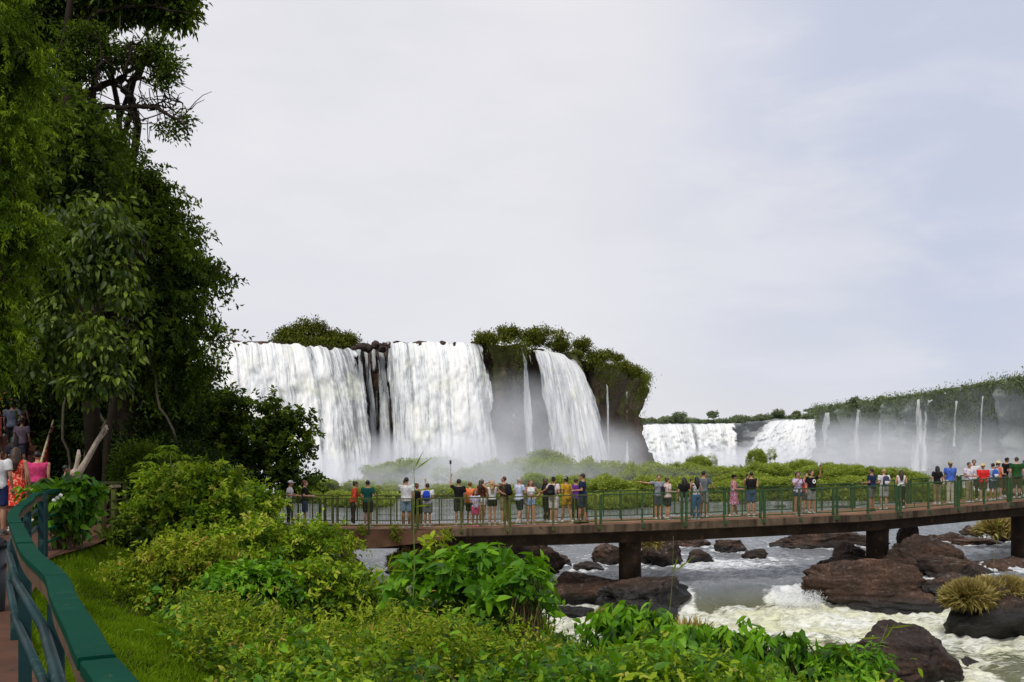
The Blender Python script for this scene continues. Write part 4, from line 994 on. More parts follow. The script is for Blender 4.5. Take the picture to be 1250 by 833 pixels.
for i, (x, y, rx, ry, lb) in enumerate(mt):
    D = float(np.interp(x, pm[:int(len(pm)*.8)], Rm[:int(len(pm)*.8), 1]))+1.5; c_ = P(x, y, D); s_ = D/F
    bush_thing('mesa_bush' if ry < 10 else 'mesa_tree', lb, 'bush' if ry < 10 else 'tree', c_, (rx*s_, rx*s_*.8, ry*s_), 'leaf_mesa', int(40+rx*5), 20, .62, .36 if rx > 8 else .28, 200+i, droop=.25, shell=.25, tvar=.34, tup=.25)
def drape(name, R_, N_, sel, n, leafL, mat, label, z0, z1, seed, outw=.6, pw=2.0):
    """plants that cling to the upper part of a rock wall"""
    g = np.random.default_rng(seed); idx = np.where(sel)[0]; k = g.choice(idx, n//24); cl = 24
    kk = k[np.sin(R_[k, 0]*.55+seed)+np.sin(R_[k, 0]*.21*2+1)*.8+g.random(len(k))*1.6 > .2]; k = np.where(g.random(len(k)) < .75, kk[g.integers(0, len(kk), len(k))], k)
    c_ = R_[k].copy(); dz = z0+(z1-z0)*g.random(len(k))**pw*(.55+.45*np.sin(R_[k, 0]*.8+seed))
    c_[:, 2] += dz; c_[:, :2] += N_[k]*(outw+.5*g.random((len(k), 1))); c_[:, :2] += N_[k]*(-1.4*np.sin(np.pi*np.clip(-dz/25*1.25, 0, 1)))[:, None]
    ci = np.repeat(np.arange(len(k)), cl); pos = c_[ci]+g.normal(size=(len(ci), 3))*leafL*2.2*np.array([1, 1, .8])
    d = g.normal(size=(len(ci), 3))*.6; d[:, 2] -= .7; nr = np.c_[N_[k][ci], np.full(len(ci), .5)]+g.normal(size=(len(ci), 3))*.4
    L = leafL*(.6+.8*g.random(len(ci))); t = np.clip(.5+.2*g.normal(size=len(k))[ci]+.12*g.normal(size=len(ci)), 0, 1)
    V, Fs, tt = leaf_mesh(pos, d, nr, L, L*.55, t); tag(mkmesh(name, V, Fs, M[mat], None, False, {'tint': tt}), label, 'plants', kind='stuff')
drape('cliff_plants', Rm, Nm, ((pm > 588)&(pm < 642)|(pm > 712)), 13000, .30, 'leaf_mesa', 'moss and creepers hanging over the dark mesa cliff', .3, -9, 31, .25, 2.2)
drape('lip_plants', Rm, Nm, (pm > 338)&(pm < 434)&(np.arange(len(pm)) < len(pm)*.8), 7000, .35, 'leaf_mesa', 'grass and scrub along the lip of the broad left waterfall', .8, -.6, 32, -.8, 1)
prr = HX+F*Rr[:, 0]/Rr[:, 1]
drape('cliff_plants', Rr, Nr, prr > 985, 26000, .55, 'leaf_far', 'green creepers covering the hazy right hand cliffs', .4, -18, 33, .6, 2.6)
pff = HX+F*Rf[:, 0]/Rf[:, 1]
def treeline(name, R_, sel, n, leafL, hgt, mat, label, seed, back=12):
    g = np.random.default_rng(seed); idx = np.where(sel)[0]; k = g.choice(idx, n); 
    cn = R_[k]+np.c_[g.normal(size=n)*1.5, back*g.random(n)+1, np.zeros(n)]
    hh = hgt*(.35+.65*np.abs(np.sin(cn[:, 0]*.23+seed)*np.cos(cn[:, 0]*.071))+.25*g.random(n)); cl = 60
    ci = np.repeat(np.arange(n), cl); u = unit(g.normal(size=(len(ci), 3)))*g.random((len(ci), 1))**.4
    pos = cn[ci]+u*np.c_[hh[ci]*.6, hh[ci]*.6, hh[ci]*.5]; pos[:, 2] += hh[ci]*.35
    L = leafL*(.6+.8*g.random(len(ci))); t = np.clip(.5+.22*g.normal(size=n)[ci]+.1*g.normal(size=len(ci)), 0, 1)
    V, Fs, tt = leaf_mesh(pos, g.normal(size=(len(ci), 3)), u+[0, -.3, .5], L, L*.7, t); tag(mkmesh(name, V, Fs, M[mat], None, False, {'tint': tt}), label, 'forest', kind='stuff')
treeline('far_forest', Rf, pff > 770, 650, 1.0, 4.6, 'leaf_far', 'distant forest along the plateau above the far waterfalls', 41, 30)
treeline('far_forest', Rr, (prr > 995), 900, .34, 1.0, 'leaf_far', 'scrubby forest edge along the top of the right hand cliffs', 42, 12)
for i, (x, y, D, r) in enumerate([(829, 508, 548, 6), (870, 506, 550, 5), (950, 505, 556, 7), (972, 506, 556, 4), (1043, 491, 352, 6), (1075, 489, 335, 4)]):
    c_ = P(x, y, D); s_ = D/F
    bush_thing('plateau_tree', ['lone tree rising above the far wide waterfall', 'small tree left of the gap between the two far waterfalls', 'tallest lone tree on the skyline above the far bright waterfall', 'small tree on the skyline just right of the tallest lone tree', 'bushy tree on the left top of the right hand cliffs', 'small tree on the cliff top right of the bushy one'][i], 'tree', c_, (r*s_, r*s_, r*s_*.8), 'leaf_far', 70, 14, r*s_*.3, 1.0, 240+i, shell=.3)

# ------------------------------------------------------------------ green islands below the falls
isl_src = []
for v_ in range(4):
    g = np.random.default_rng(300+v_); bl = [(0, 0, .0, 1, 1, .9)]+[(.6*g.normal(), .5*g.normal(), .2+.4*g.random(), .45, .45, .4) for _ in range(6)]
    r = blob_leaves(bl, 420, 26, .16, .105, seed=300+v_, shell=.75, droop=.1, up=.8, flat=.8, tvar=.16, tup=.30)  # lighter tops tinted in, standing for shading on the mounds
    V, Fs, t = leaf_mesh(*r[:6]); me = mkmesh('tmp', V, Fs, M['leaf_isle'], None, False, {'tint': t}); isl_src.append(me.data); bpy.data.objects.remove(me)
im = []
def isle_mound(x, y, D, rx, ry):
    im.append((x, y, D, rx, ry))
for a_ in [(470, 583, 135, 26, 16), (505, 578, 138, 30, 17), (545, 576, 140, 24, 16), (580, 590, 132, 28, 18), (600, 584, 136, 26, 20), (640, 580, 138, 30, 20), (672, 570, 142, 26, 18), (690, 582, 130, 30, 20), (718, 584, 128, 24, 22), (745, 582, 130, 26, 18), (655, 596, 115, 26, 16), (700, 600, 108, 30, 18), (740, 602, 104, 30, 20),
           (436, 598, 120, 20, 11), (400, 596, 120, 16, 10), (380, 594, 118, 12, 9), (775, 590, 118, 24, 20), (800, 585, 125, 24, 18), (828, 578, 130, 16, 12), (853, 571, 132, 15, 14), (848, 584, 124, 26, 16), (880, 584, 122, 24, 14), (900, 592, 112, 26, 14), (923, 564, 128, 13, 15), (926, 582, 118, 22, 16), (950, 580, 120, 20, 14), (972, 577, 122, 18, 14), (993, 583, 116, 24, 14), (790, 602, 103, 34, 18), (840, 600, 104, 34, 18), (885, 603, 102, 30, 15), (935, 598, 105, 32, 15), (985, 598, 105, 34, 14), (1012, 574, 122, 9, 9), (1024, 582, 112, 22, 13), (1043, 578, 112, 12, 10), (1062, 582, 110, 22, 11), (1090, 583, 108, 24, 12), (1115, 590, 106, 22, 12), (1045, 595, 104, 32, 13), (1095, 597, 104, 30, 12), (1140, 601, 101, 28, 10), (1175, 606, 99, 26, 8), (1210, 608, 98, 24, 7), (560, 604, 112, 34, 14), (610, 606, 108, 34, 14), (655, 612, 98, 30, 12), (700, 616, 92, 30, 14), (735, 618, 88, 26, 14), (770, 612, 92, 26, 14), (480, 606, 112, 30, 12), (415, 612, 98, 24, 12), (360, 608, 100, 24, 12), (440, 616, 92, 28, 10)]: isle_mound(*a_)
for i, (x, y, D, rx, ry) in enumerate(im):
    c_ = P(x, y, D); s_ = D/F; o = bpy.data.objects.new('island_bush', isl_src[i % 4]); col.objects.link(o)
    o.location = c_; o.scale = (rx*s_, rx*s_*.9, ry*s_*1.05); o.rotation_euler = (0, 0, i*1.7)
    sp = {19: 'dome shaped bush standing highest left of the far wide waterfall foot', 23: 'tall round bush in mid river standing highest under the far bright waterfall', 33: 'small ball shaped bush below the hazy right hand cliffs', 13: 'lone yellow green bush behind the two people left on the bridge'}
    if i in sp: tag(o, sp[i], 'bush')
    else: tag(o, 'rounded green bush on the low islands below the waterfalls', 'bush', 'rounded bushes on the islands')
# low ground of the islands
g = np.random.default_rng(77); n = 5200; pos = []
for (x, y, D, rx, ry) in im:
    k = 1500; q = P(x, y, D); s_ = D/F; a = g.random(k)*2*math.pi; rr = np.sqrt(g.random(k)); pos.append(np.c_[q[0]+np.cos(a)*rr*rx*s_*1.5, q[1]+np.sin(a)*rr*rx*s_*1.3, -4.9+g.random(k)*max(.4, (q[2]+4.9)*.8)])
pos = np.concatenate(pos); n = len(pos); L = .3+.25*g.random(n)
V, Fs, tt = leaf_mesh(pos, g.normal(size=(n, 3))+[0, 0, .6], g.normal(size=(n, 3))+[0, -.4, .8], L, L*.5, np.clip(.45+.2*np.sin(pos[:, 0]*.4)+.15*g.normal(size=n), 0, 1))
tag(mkmesh('island_scrub', V, Fs, M['leaf_isle'], None, False, {'tint': tt}), 'low scrub filling the islands between the rounded bushes', 'scrub', kind='stuff')
# ------------------------------------------------------------------ handrail beside the camera
GP = simple_mat('rail_green_paint', (.001, .044, .026), .7, .05, .18, 3, .15, worn=(.006, .058, .036), coord='w', chips=(.05, .07, .05))
GPD = simple_mat('rail_blue_green_metal', (.006, .030, .034), .55, .2, .3, 4, .15, worn=(.03, .08, .07), coord='w')
WOODB = simple_mat('rail_brown_wood', (.10, .06, .035), .85, .2, .35, 5, .5, coord='w')
rl = catmull(np.c_[RAIL[:15], np.zeros(15)], 10)[:, :2]
def rail_at(Yq): return np.array([np.interp(Yq, rl[:, 1], rl[:, 0]), Yq])
def rail_sweep(name, Y0, Y1, prof, mat, parent, o, step=.12):
    Ys = np.arange(Y0, Y1+1e-6, step); k = len(prof); V = []
    for y in Ys:
        p = rail_at(y); t = rail_at(y+.1)-rail_at(y-.1); t /= np.linalg.norm(t); n = np.array([t[1], -t[0]])
        for a, z in prof: V.append((p[0]+n[0]*a-o[0], p[1]+n[1]*a-o[1], z-o[2]))
    m_ = len(Ys); Fs = [(i*k+j, i*k+(j+1) % k, (i+1)*k+(j+1) % k, (i+1)*k+j) for i in range(m_-1) for j in range(k)]+[tuple(range(k-1, -1, -1)), tuple((m_-1)*k+j for j in range(k))]
    return mkmesh(name, V, Fs, mat, parent, False)
hr = empty('handrail', (-2.1, 4.8, -1.62)); tag(hr, 'green painted wooden handrail curving along the path from the bottom left corner', 'handrail'); ho = np.array(hr.location)
joints = [1.2, 2.93, 4.86, 6.62, 8.5, 11.2, 14.9]
pl = [(-.052, -.640), (.047, -.640), (.052, -.635), (.052, -.605), (.047, -.600), (-.047, -.600), (-.052, -.605), (-.052, -.635)]
for a, b_ in zip(joints[:-1], joints[1:]): rail_sweep('top_plank', a+.003, b_-.003, pl, GP, hr, ho)
rail_sweep('support_beam', 1.2, 14.9, [(-.035, -.73), (.025, -.73), (.025, -.641), (-.035, -.641)], WOODB, hr, ho)
for y in joints[1:]+[12.4]:
    p = rail_at(y); gz = -1.75; mb = MB(); mb.box((p[0]-ho[0], p[1]-ho[1], (gz-.735)/2-ho[2]), (.075, .075, -.735-gz), 0.35); mb.build('post', GPD, hr)
for z in (-.86, -1.12):
    for a, b_ in zip(joints[:-1], joints[1:]):
        Ys = np.linspace(a, b_, 2); mb = MB(); mb.tube([(rail_at(y)[0]-.06-ho[0], y-ho[1], z-ho[2]) for y in Ys], .026, 10); mb.build('lower_rail', GPD, hr, True)
# continuing railing towards the bridge
fr_ = empty('path_railing', (-8.6, 20, -1.7)); tag(fr_, 'short green path railing half hidden behind the leafy plants by the wooden sign', 'railing'); fo = np.array(fr_.location)
pts = [(-7.15, 15.2), (-8.35, 20.2), (-9.3, 24.6), (-13.8, 34.9)]
for i in range(3):
    a = np.array([*pts[i], 0.])-[fo[0], fo[1], 0]; e = np.array([*pts[i+1], 0.])-[fo[0], fo[1], 0]
    za = [-1.62, -1.62, -1.75, -2.7][i]-fo[2]; ze = [-1.62, -1.75, -2.7][i]-fo[2]; mb = MB()
    for h_, w_ in ((1.0, .08), (.62, .04), (.42, .04), (.22, .04)): mb.beam(a+[0, 0, za+h_], e+[0, 0, ze+h_], w_, w_*.7)
    mb.build('rail', GRN_L if i else GP, fr_)
    n = 3
    for k in range(n): 
        q = a+(e-a)*k/n; z = za+(ze-za)*k/n; mb = MB(); mb.box(q+[0, 0, z+.46], (.09, .09, 1.1)); mb.build('post', GRN_L if i else GPD, fr_)
# litter bin at the left edge of the frame
bn = empty('litter_bin', (-5.28, 10.0, -1.62)); tag(bn, 'dark litter bin cut by the left edge of the photo beside the handrail', 'bin')
DK = simple_mat('dark_plastic', (.016, .02, .028), .5, .4, .3, 5)
mb = MB(); mb.loft([(0, 0, 0, .15, .15), (0, 0, .03, .17, .17), (0, 0, .66, .19, .19)], 20); mb.build('bin_body', DK, bn, True)
mb = MB(); mb.loft([(0, 0, .662, .205, .205), (0, 0, .70, .205, .205), (0, 0, .76, .14, .14), (0, 0, .78, .05, .05)], 20); mb.build('lid', DK, bn, True)
# info board on a post
q = P(127, 655, 20.6); ib = empty('information_board', (q[0], q[1], -2.15)); tag(ib, 'slanted wooden information board on a square post among the bushes', 'sign')
mb = MB(); mb.box((-.05, 0, .62), (.15, .13, 1.35)); mb.build('post', WOODB, ib)
c_, s_ = math.cos(.30), math.sin(.30); Rm_ = np.array([[c_, 0, s_], [0, 1, 0], [-s_, 0, c_]]).T
mb = MB(); mb.box((0, 0, 1.36), (.56, .42, .05), R=Rm_); mb.build('board', simple_mat('board_wood', (.22, .17, .11), .8, .2, .3, 6, .4), ib)
mb = MB(); mb.box((0, 0, 1.392), (.50, .36, .008), R=Rm_); mb.build('panel', simple_mat('board_face', (.32, .27, .18), .6, .3, .2, 8), ib)
# dead forked trunk
def line3(pts, D, o): return np.array([P(x, y, d)-o for (x, y), d in zip(pts, D)])
q = P(90, 655, 21.5); sn = empty('dead_tree', q); tag(sn, 'bare pale forked dead tree trunk standing above the leafy plant', 'tree')
mb = MB(); mb.tube(line3([(90, 655), (87, 625), (88, 600), (93, 582), (106, 562), (118, 540), (127, 527), (130, 519)], [21.5]*8, q), [.15, .14, .12, .085, .062, .052, .06, .03], 12); tr = mb.build('trunk', M['bark_pale'], sn, True)
mb = MB(); mb.tube(line3([(92, 590), (91, 578), (94, 566), (96, 556), (96, 549)], [21.5]*5, q), [.075, .06, .045, .05, .025], 10); mb.ell(P(91, 578, 21.4)-q, (.10, .09, .10)); mb.build('broken_limb', M['bark_pale'], sn, True)
mb = MB(); mb.tube(line3([(126, 528), (128, 523), (132, 524)], [21.4]*3, q), [.05, .04, .02], 8); mb.build('stub', M['bark_pale'], sn, True)

# ------------------------------------------------------------------ stairs and pavilion on the left
RED = simple_mat('stair_red_metal', (.22, .03, .022), .55, .35, .3, 3, .2, coord='w'); REDF = simple_mat('stair_floor', (.09, .04, .03), .9, .15, .3, 3, .3, coord='w')
RAILY = simple_mat('stair_handrail', (.50, .44, .26), .4, .4, .2, 4)
s0, s1 = np.array([PX(-10, 24), 24, -1.6]), np.array([PX(33, 36), 36, .55])
stt = empty('staircase', s0); tag(stt, 'dark red staircase climbing under the trees to the covered building', 'stairs')
dv = s1-s0; rt = unit(np.cross(dv*[1, 1, 0], [0, 0, 1.])[None])[0]
mb = MB(); ns = 13
for i in range(ns):
    c_ = dv*(i+.5)/ns; c_[2] = dv[2]*(i+1)/ns; mb.box(c_-[0, 0, .25], (2.0, 12/ns+.02, .5), math.atan2(-dv[0], dv[1]))
mb.build('steps', REDF, stt)
for sdn, kx in (('right_balustrade', .98), ('left_balustrade', -.98)):
    mb = MB(); a = rt*kx; e = dv+rt*kx
    mb.beam(a+[0, 0, .15], e+[0, 0, .15], .05, .08)
    for i in range(15): 
        c_ = a+(e-a)*i/14; mb.box(c_+[0, 0, .5], (.07, .07, .95), .1)
    for i in range(60):
        c_ = a+(e-a)*(i+.5)/60; mb.box(c_+[0, 0, .5], (.02, .10, .72), .1)
    b_ = mb.build('balustrade', RED, stt)
    mb = MB(); hp = [a+(e-a)*t+[0, 0, 1.02] for t in np.linspace(0, 1, 9)]; hp = [hp[0]-[0, .2, .5], hp[0]-[0, .15, .15]]+hp; mb.tube(hp, .032, 8); mb.build('handrail', RAILY, b_, True)
pv = empty('pavilion', (PX(20, 40), 40, .5)); tag(pv, 'covered visitor building with tan roof edge and dark opening behind the trees', 'building')
TAN = simple_mat('pavilion_fascia', (.30, .17, .07), .8, .2, .3, 2, .2); DKR = simple_mat('pavilion_dark', (.03, .016, .012), .85, .2, .3, 2)
mb = MB(); mb.box((0, 2.6, 1.1), (7, .2, 2.4)); mb.box((-3.4, 1.2, 1.1), (.2, 2.6, 2.4)); mb.build('wall', DKR, pv)
mb = MB(); mb.box((0, 1, -.1), (7.4, 4, .18)); mb.build('floor', REDF, pv)
mb = MB(); mb.box((0, -.55, 2.05), (7.6, .12, .5)); mb.build('fascia', TAN, pv)
mb = MB(); mb.add([(-4, -.9, 2.3), (4, -.9, 2.3), (4, 3.2, 2.3), (-4, 3.2, 2.3), (-2.6, 1.1, 3.5), (2.6, 1.1, 3.5)], [(0, 1, 5, 4), (1, 2, 5), (2, 3, 4, 5), (3, 0, 4), (3, 2, 1, 0)]); mb.build('roof', simple_mat('roof_tile', (.26, .11, .045), .85, .2, .3, 5, .5), pv)
for x in (-3.3, -1.1, 1.3, 3.3): mb = MB(); mb.box((x, -.5, .9), (.16, .16, 1.78)); mb.build('column', DKR, pv)
mb = MB()
for i in range(34): mb.box((-3.3+i*.2, -.62, .42), (.04, .04, .82))
mb.beam((-3.4, -.62, .86), (3.5, -.62, .86), .06, .05); mb.build('balustrade', RED, pv)

# ------------------------------------------------------------------ trees on the left bank
GZ = lambda x, y: float(ground_z(x, y)[0])
def base_px(x, D): X_ = PX(x, D); return (X_, D, GZ(X_, D)-.1)
b_ = px_blob
make_tree('jungle_tree', base_px(152, 29), [b_(70, 180, 28, 46, 60), b_(105, 190, 28, 38, 50), b_(60, 120, 28, 34, 30, None, .7), b_(88, 165, 23, 30, 42), b_(72, 215, 23, 34, 40), b_(112, 205, 23, 24, 26), b_(60, 260, 29, 80, 55), b_(120, 215, 29, 40, 32), b_(160, 255, 29, 34, 30), b_(150, 235, 29, 45, 36), b_(195, 275, 29, 32, 30), b_(185, 310, 28, 50, 40), b_(222, 338, 29, 38, 17), b_(252, 340, 29, 17, 7), b_(207, 385, 28, 36, 30), b_(240, 402, 29, 20, 10), b_(195, 440, 29, 38, 36), b_(232, 448, 29, 16, 22),
   b_(110, 350, 29, 80, 70), b_(60, 400, 30, 80, 70), b_(130, 420, 30, 50, 55), b_(40, 180, 30, 60, 60)],
   'huge dark leafy tree with a thick trunk filling the upper left beside the waterfall', mat='leaf_tree', clumps=6200, per=24, clump_r=.34, leaf=.15, sprig=.8, sprig_dir=(.15, 0, -.05), tvar=.3, trunk_r=.48, trunk_h=7.5, seed=401, ntw=160, droop=.35, shell=.45, flat=.45)
make_tree('jungle_tree', base_px(112, 35), [b_(20, 60, 34, 36, 50), b_(20, 150, 34, 56, 60), b_(75, 160, 34, 34, 30), b_(20, 260, 34, 80, 90), b_(90, 250, 34, 70, 60), b_(40, 390, 34, 100, 60), b_(150, 380, 34, 60, 60), b_(100, 470, 35, 90, 45), b_(200, 470, 35, 50, 30), b_(120, 530, 35, 70, 40), b_(190, 520, 34, 50, 40)],
   'dark background tree behind the huge tree at the upper left', mat='leaf_dark', clumps=5200, per=22, clump_r=.6, leaf=.22, trunk_r=.45, trunk_h=8, seed=402, ntw=60, droop=.3, shell=.3, flat=.5)
# open crowned tree with visible branches against the sky
bt = base_px(86, 24); t2 = empty('branchy_tree', bt); tag(t2, 'sparse tree with twisted bare branches and hanging strands against the sky', 'tree'); o_ = np.array(bt)
mb = MB(); tp = [(118, 640), (108, 420), (80, 260), (84, 180), (83, 120), (78, 60), (85, 10), (90, -40)]
mb.tube(np.array([P(x, y, 24)-o_ for x, y in tp]), [.20, .19, .18, .15, .13, .10, .08, .05], 10); mb.build('trunk', M['bark'], t2, True)
BRN = [([(83, 135), (100, 122), (118, 108), (140, 101), (155, 90), (170, 72), (190, 60)], .12), ([(98, 128), (125, 130), (150, 132), (175, 130), (200, 136), (222, 150), (230, 165)], .085), ([(150, 132), (165, 142), (170, 158)], .035), ([(175, 130), (190, 128), (215, 138)], .04), ([(140, 101), (160, 97), (185, 95), (205, 92)], .06),
       ([(118, 108), (120, 85), (125, 65), (122, 40)], .05), ([(83, 110), (82, 70), (100, 30), (140, 12), (180, 8), (215, 14)], .09), ([(170, 72), (185, 80), (212, 84)], .04), ([(155, 90), (158, 60), (165, 45)], .04), ([(100, 122), (95, 100), (70, 80), (60, 50)], .05), ([(190, 128), (205, 122), (225, 128)], .02)]
mb = MB(); tips = []
for i, (pp, r0) in enumerate(BRN):
    q = np.array([P(x, y, 24+.5*math.sin(i*2.1+j*.5)) for j, (x, y) in enumerate(pp)])-o_; q = catmull(q, 5); q += np.random.default_rng(i).normal(size=q.shape)*.03
    mb.tube(q, np.linspace(r0, r0*.25, len(q)), 7); tips.append(q)
g = np.random.default_rng(11)
for i in range(150):
    q = tips[i % len(tips)]; a = q[int(len(q)*(.2+.8*g.random()))-1]; e = a+g.normal(size=3)*.42+[.1, 0, .12]; mb.tube(wig(a, e, 5, .14, i), np.linspace(.018, .006, 5), 4, False)
mb.build('branch', M['bark'], t2, True)
for (x, y, l) in ((181, 150, 30), (165, 148, 18), (193, 142, 12), (166, 158, 22), (158, 105, 14), (147, 25, 22), (172, 100, 14), (210, 98, 10), (184, 98, 12)):
    mb = MB(); a = P(x, y-6, 24)-o_; mb.tube(wig(a, a-[.02, 0, l*24/F], 5, .02, x), .011, 4, False); mb.build('hanging_strand', M['vine'], t2, True)
cb = local_blobs([b_(190, 62, 24, 22, 12), b_(158, 68, 24, 26, 14), b_(205, 82, 24, 14, 14), b_(125, 70, 24, 20, 16), b_(200, 100, 24, 10, 9), b_(222, 148, 24, 9, 8), b_(208, 163, 24, 12, 7), b_(196, 150, 24, 8, 7, None, .6), b_(170, 150, 24, 6, 8, None, .4), b_(90, 78, 24, 30, 22), b_(105, 45, 24, 30, 20, None, .8)], bt)
crown('crown', cb, M['leaf_tree'], t2, 430, 15, .25, .115, seed=12, droop=.2, shell=.1)
make_tree('overhanging_tree', (P(125, 0, 33)[0], 33, GZ(P(125, 0, 33)[0], 33)), [b_(195, 4, 25, 32, 16), b_(150, -8, 25, 50, 20), b_(175, -20, 25, 60, 20), b_(95, 2, 25, 45, 18), b_(50, 20, 25, 40, 26), b_(135, 10, 25, 25, 10), b_(215, 18, 25, 14, 10, None, 1.5)], 'dark tree crown reaching in from the top left corner', mat='leaf_tree', clumps=1300, per=22, clump_r=.36, leaf=.16, trunk_r=.25, seed=403, ntw=50, trunk_h=11)
make_tree('feathery_tree', (P(-40, 0, 15)[0], 15, -1.6), [b_(2, 45, 15, 32, 60), b_(22, 150, 15, 22, 26), b_(-12, 210, 15, 26, 40), b_(12, 270, 15, 34, 32), b_(34, 295, 15, 16, 20), b_(-14, 350, 15, 26, 40), b_(4, 410, 15, 20, 26), b_(-18, 430, 15, 22, 26), b_(36, 90, 15, 12, 22)],
   'bright green feathery tree hanging down along the left edge', mat='leaf_left', clumps=1150, per=34, clump_r=.17, sprig=.42, sprig_dir=(.1, 0, -.35), leaf=.08, wr=.30, trunk_r=.14, trunk_h=8, seed=404, ntw=60, droop=.75, shell=.1, jit=.45, flat=1.3, tvar=.38)
bt = (P(128, 0, 24)[0], 24, GZ(P(128, 0, 24)[0], 24)); vt = empty('big_leaf_tree', bt); tag(vt, 'tree with large glossy drooping leaves in front of the huge dark tree', 'tree')
cb = local_blobs([b_(128, 280, 21, 30, 40), b_(152, 340, 21, 24, 34), b_(112, 330, 21, 30, 40), b_(160, 375, 21, 14, 18, None, .6), b_(80, 300, 21.3, 36, 60), b_(120, 420, 21, 26, 40), b_(135, 462, 21, 18, 24), b_(70, 400, 21.3, 34, 50), b_(60, 320, 21.3, 26, 40), b_(150, 290, 21, 16, 26), b_(40, 440, 21.3, 26, 30), b_(100, 470, 21, 30, 20), b_(165, 420, 21, 10, 16, None, .6)], bt)
crown('crown', cb, M['leaf_big'], vt, 760, 9, .26, .17, seed=405, droop=1.15, wr=.46, shell=.15, jit=.4, tvar=.32, hi=True)
mb = MB(); mb.tube(wig((0, 0, 0), (.2, 0, 8), 9, .03, 5), np.linspace(.10, .05, 9), 8); mb.build('trunk', M['bark'], vt, True)
limb_mb(np.array([.2, 0, 5.]), [np.array(c[:3]) for c in cb], .06, 9).build('limb', M['bark'], vt, True)
for k, (x0, y0, x1, y1, D) in enumerate([(105, 470, 100, 590, 26), (122, 470, 126, 585, 26.5), (80, 480, 84, 600, 27), (140, 470, 112, 560, 25.5), (180, 430, 215, 540, 28)]):
    a = P(x0, y0, D); e = P(x1, y1, D); o = mkmesh('liana', *tube_geo(wig(a-e, (0, 0, 0), 8, .05, 60+k), .035, 6), M['vine'], None, True); o.location = e
    tag(o, ['thin dark liana hanging straight above the info board', 'twisted liana hanging right of the straight one', 'dark liana hanging next to the red balustrade', 'slanting liana crossing in front of the thick trunk', 'loose liana trailing right of the thick trunk'][k], 'vine')
make_tree('broadleaf_tree', base_px(245, 41), [b_(225, 492, 41, 32, 26), b_(262, 512, 41, 34, 26), b_(300, 545, 41, 38, 26), b_(340, 520, 41, 17, 12), b_(330, 500, 41, 9, 9), b_(357, 540, 41, 20, 12), b_(325, 572, 41, 34, 18), b_(366, 592, 41, 16, 9), b_(250, 560, 41, 46, 32), b_(205, 540, 41, 40, 40), b_(288, 500, 41, 14, 18), b_(372, 515, 41, 6, 6, None, 1.5)],
   'dark glossy broadleaf tree leaning right in front of the waterfall', mat='leaf_tree', clumps=1700, per=24, clump_r=.34, leaf=.18, sprig=.75, tvar=.3, wr=.6, trunk_r=.22, trunk_h=3.2, seed=406, ntw=120, droop=.15, shell=.5, lean=(.6, 0))
make_tree('jungle_shrub', base_px(180, 30), [b_(150, 520, 30, 60, 34), b_(190, 570, 29, 70, 34), b_(120, 570, 31, 50, 40), b_(85, 560, 31, 24, 34), b_(260, 590, 28, 40, 24)], 'dark shrub mass behind the dead forked trunk', cat='shrub', mat='leaf_dark', clumps=1500, per=24, clump_r=.36, leaf=.15, trunk_r=.1, seed=407, trunk_h=1.2, shell=.4)
make_tree('jungle_shrub', base_px(90, 37), [b_(84, 550, 37, 15, 26), b_(92, 522, 37, 14, 24), b_(104, 545, 37, 14, 20)], 'yellow green shrub lit beside the red stair balustrade', cat='shrub', mat='leaf_left', clumps=260, per=24, clump_r=.25, leaf=.11, trunk_r=.06, seed=408, trunk_h=.8)
make_tree('jungle_shrub', (P(200, 0, 24)[0], 24, -2.2), [b_(170, 575, 24, 26, 30), b_(215, 590, 23.5, 30, 30), b_(255, 600, 24, 34, 26)], 'feathery mid green shrub behind the umbrella leaved sapling', cat='shrub', mat='leaf_tree', clumps=620, per=30, clump_r=.24, leaf=.11, trunk_r=.06, seed=409, trunk_h=.8, wr=.28)
# sapling with umbrella-like bright leaves
bt = base_px(188, 19.5); sp_ = empty('sapling', bt); o_ = np.array(bt); tag(sp_, 'young tree with pale leaning stem and bright green star shaped leaves', 'tree')
mb = MB(); mb.tube(np.array([P(x, y, 19.5)-o_ for x, y in ((182, 650), (190, 618), (197, 600), (205, 585), (212, 568))]), [.07, .06, .055, .04, .025], 8); mb.build('trunk', M['bark_pale'], sp_, True)
g = np.random.default_rng(21); pc = []; dc = []; stp = MB()
for (x, y) in [(178, 565), (190, 555), (205, 552), (220, 556), (231, 566), (212, 567), (196, 570), (184, 580), (228, 582), (170, 578), (240, 575), (205, 545), (218, 590), (176, 595)]:
    c_ = P(x, y, 19.5+.5*g.normal())-o_; stp.tube(wig(P(209, 580, 19.5)-o_, c_, 4, .05, x), .008, 4, False)
    for k in range(22): a = 2*math.pi*k/11+g.random()*.5; pc.append(c_+g.normal(size=3)*.01); dc.append((math.cos(a), math.sin(a), -.35+.3*g.random()))
pc = np.array(pc); dc = np.array(dc); n = len(pc); V, Fs, tt = leaf_mesh(pc, dc, np.tile([0, -.35, 1.], (n, 1))+g.normal(size=(n, 3))*.15, .20+.08*g.random(n), np.full(n, .075), .5+.3*g.random(n)); mkmesh('crown', V, Fs, M['leaf_left'], sp_, False, {'tint': tt}); stp.build('stalk', M['stem_green'], sp_)

